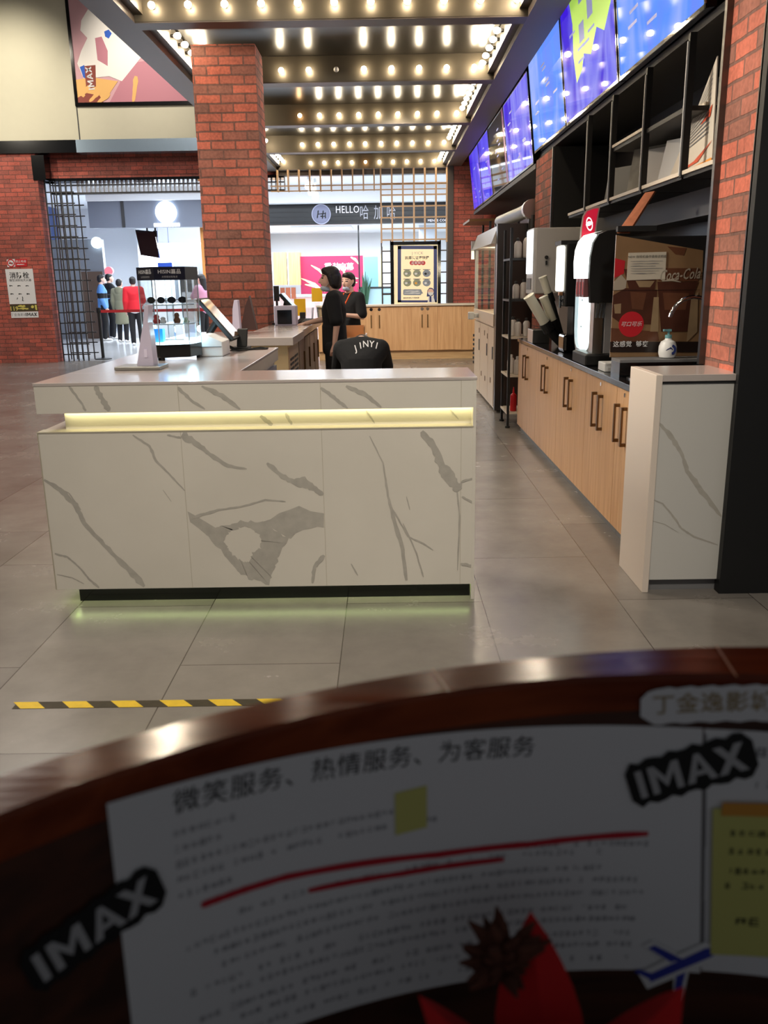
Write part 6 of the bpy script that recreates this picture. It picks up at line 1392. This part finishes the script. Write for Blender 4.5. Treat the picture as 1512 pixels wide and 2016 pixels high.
# sticky notes
M_NOTE = mat('sticky_yellow', S(206, 204, 118), 0.75)
mb = MB(); sheet(mb, 0.038, 1.034, 0.095, 0.142, 0.02, 0.004, lean=(0.07, 0.07))
single(mb, 'sticky_note', [M_NOTE], 'large yellow sticky note with handwriting at the right edge', 'sticky note', loc=pin(0.08, 1.0, 0.003))
nt2 = bpy.data.objects[-1] if False else None
mb = MB()
for z, ln, h, de in ((1.012, 0.05, 0.0065, 0.9), (0.995, 0.055, 0.0065, 0.9), (0.976, 0.05, 0.006, 0.8), (0.962, 0.03, 0.006, 0.7), (0.927, 0.05, 0.010, 0.6)): dashes(mb, 0.054, z, ln, h, 0.02, 0.0046, 0, de)
note = [o for o in bpy.data.objects if o.name == 'sticky_note'][0]; mb.build('lettering', M_INK, note)
mb = MB(); sheet(mb, 0.045, 1.040, 0.09, 0.012, 0.02, 0.0048); mb.build('orange_flag', mat('sticky_orange', S(214, 150, 60), 0.75), note)
mb = MB(); sheet(mb, -0.2245, 1.074, 0.026, 0.037, 0.05, 0.0022, n=6); single(mb, 'sticky_note', M_NOTE, 'small yellow sticky note under the title of the white notice', 'sticky note', loc=pin(-0.21, 1.05, 0.002))
# stickers
def sticker(lab, s0, z0, phi, size, word='IMAX'):   # word mark on a black die-cut backing
    t = thing('logo_sticker', lab, 'sticker', pin(s0, z0, 0.003)); f = pmap(s0, z0, phi, 0.0030); w, h = size*3.0, size*1.16; mb = MB(); top, bot = [], []
    for k in range(17):
        x = -w/2+w*k/16; e = 0.0 if 0 < k < 16 else h*0.18; wob = 0.05*h*math.sin(k*2.3)
        top.append(f(x, h/2-e+wob)); bot.append(f(x, -h/2+e-wob))
    mb.add(top+bot, [(k, k+1, 18+k, 17+k) for k in range(16)]); mb.build('backing', M_BLACK, t)
    f2 = pmap(s0, z0, phi, 0.0036); MB().text(word, (0, 0, 0), X3, Z3, size, 0, bold=0.012, fn=f2).build('lettering', M_LGREY, t)
sticker('black sticker with grey block capitals at the lower left of the podium wall', -0.449, 1.049, 0.27, 0.0315)
sticker('black sticker with grey block capitals on the right edge of the white notice', 0.018, 1.069, 0.32, 0.0345)
t = thing('logo_sticker', 'pale rounded cinema name sticker just below the rim at right', 'sticker', pin(0.03, 1.12, 0.003)); f = pmap(0.030, 1.1265, 0.045, 0.0026); mb = MB(); top, bot = [], []
for k in range(21):
    x = -0.056+0.112*k/20; e = 0.008 if k in (0, 20) else 0.003 if k in (1, 19) else 0; top.append(f(x, 0.0155-e+0.0008*math.sin(k*2.1))); bot.append(f(x, -0.0155+e+0.0008*math.sin(k*1.7)))
mb.add(top+bot, [(k, k+1, 22+k, 21+k) for k in range(20)]); mb.build('backing', M_PAPER, t)
MB().text('丁金逸影城', (0, 0, 0), X3, Z3, 0.0185, 0, bold=0.01, fn=pmap(0.030, 1.127, 0.045, 0.0032)).build('lettering', mat('sticker_gold', S(160, 140, 104), 0.6), t)
# aeroplane sticker
t = thing('plane_sticker', 'blue aeroplane-shaped sticker under the yellow sticky note', 'sticker', pin(0.02, 0.87, 0.003))
f = pmap(0.022, 0.879, 0.5, 0.0030); mb = MB()
def pp(pts, m, e=0.0):
    g = pmap(0.022, 0.879, 0.5, 0.0030+e); mb.add([g(x, y) for x, y in pts], [tuple(range(len(pts)))], m)
pp([(-.034, -.010), (.030, -.010), (.042, .002), (.030, .012), (-.034, .010)], 1); pp([(-.004, 0), (.012, 0), (-.008, .034), (-.018, .034)], 1); pp([(-.004, 0), (.012, 0), (-.012, -.036), (-.022, -.036)], 1)
pp([(-.028, -.004), (.030, -.004), (.036, .002), (.028, .006), (-.028, .004)], 0, .0006); pp([(-.001, 0), (.009, 0), (-.009, .029), (-.015, .029)], 0, .0006); pp([(-.001, 0), (.009, 0), (-.013, -.031), (-.019, -.031)], 0, .0006); pp([(-.028, 0), (-.02, 0), (-.031, .013), (-.036, .013)], 0, .0006)
mb.build('shape', [mat('plane_blue', S(56, 66, 170), 0.5), M_PAPER], t)
# red fabric flower standing on the desk board
fl = thing('red_ornament', 'red fabric flower ornament with pointed petals and a brown fuzzy tuft', 'ornament', (0.135, 0.40, 0.80))
C0 = Vector((0.105, 0.450, 0.905))
MB().cyl((0.105, 0.45, 0.80), C0, 0.012, n=10).build('stem', mat('stem_brown', S(70, 44, 30), 0.7), fl); MB().lathe([(0.05, 0), (0.055, 0.01), (0.02, 0.02)], (0.105, 0.45, 0.80), 18).build('foot', mat('stem_brown', S(70, 44, 30)), fl)
def petal(a, tilt, L, W, c):
    mb = MB(); n = 8; vs = []; dr = Vector((math.cos(a)*math.cos(tilt), math.sin(a)*math.cos(tilt), math.sin(tilt))); sd = Vector((-math.sin(a), math.cos(a), 0)); up = dr.cross(sd)*-1
    for k in range(n+1):
        f_ = k/n; w = W*math.sin(PI*min(1, f_*0.92+0.08))**0.8*(1-f_*0.25); p = c+dr*L*f_+up*(-0.25*L*f_*f_)
        vs += [p-sd*w+up*0.2*w, p-up*0.25*w, p+sd*w+up*0.2*w]
    fs = [(3*k+q, 3*k+q+1, 3*k+4+q, 3*k+3+q) for k in range(n) for q in (0, 1)]
    mb.add(vs, fs); return mb
M_FEL = mat('red_felt', S(206, 22, 26), 0.85, noise=0.2, nscale=40)
for k in range(9):
    a = 2*PI*k/9+0.2; petal(a, math.radians(62 if k % 2 else 30), 0.064 if k % 2 else 0.122, 0.036, C0).build('petal', M_FEL, fl, smooth=True)
mb = MB()
for k in range(70):
    a = random.uniform(0, 2*PI); e = random.uniform(0.3, 1.4); r = random.uniform(0.022, 0.045); c = C0+Vector((-0.026, 0.065, 0.056))
    mb.tube([c, c+Vector((math.cos(a)*math.cos(e)*r*0.6, math.sin(a)*math.cos(e)*r*0.6, math.sin(e)*r*0.8)), c+Vector((math.cos(a)*math.cos(e)*r, math.sin(a)*math.cos(e)*r, math.sin(e)*r))], [0.006, 0.005, 0.001], 5)
mb.build('tuft', mat('brown_fuzz', S(92, 52, 36), 0.9), fl)
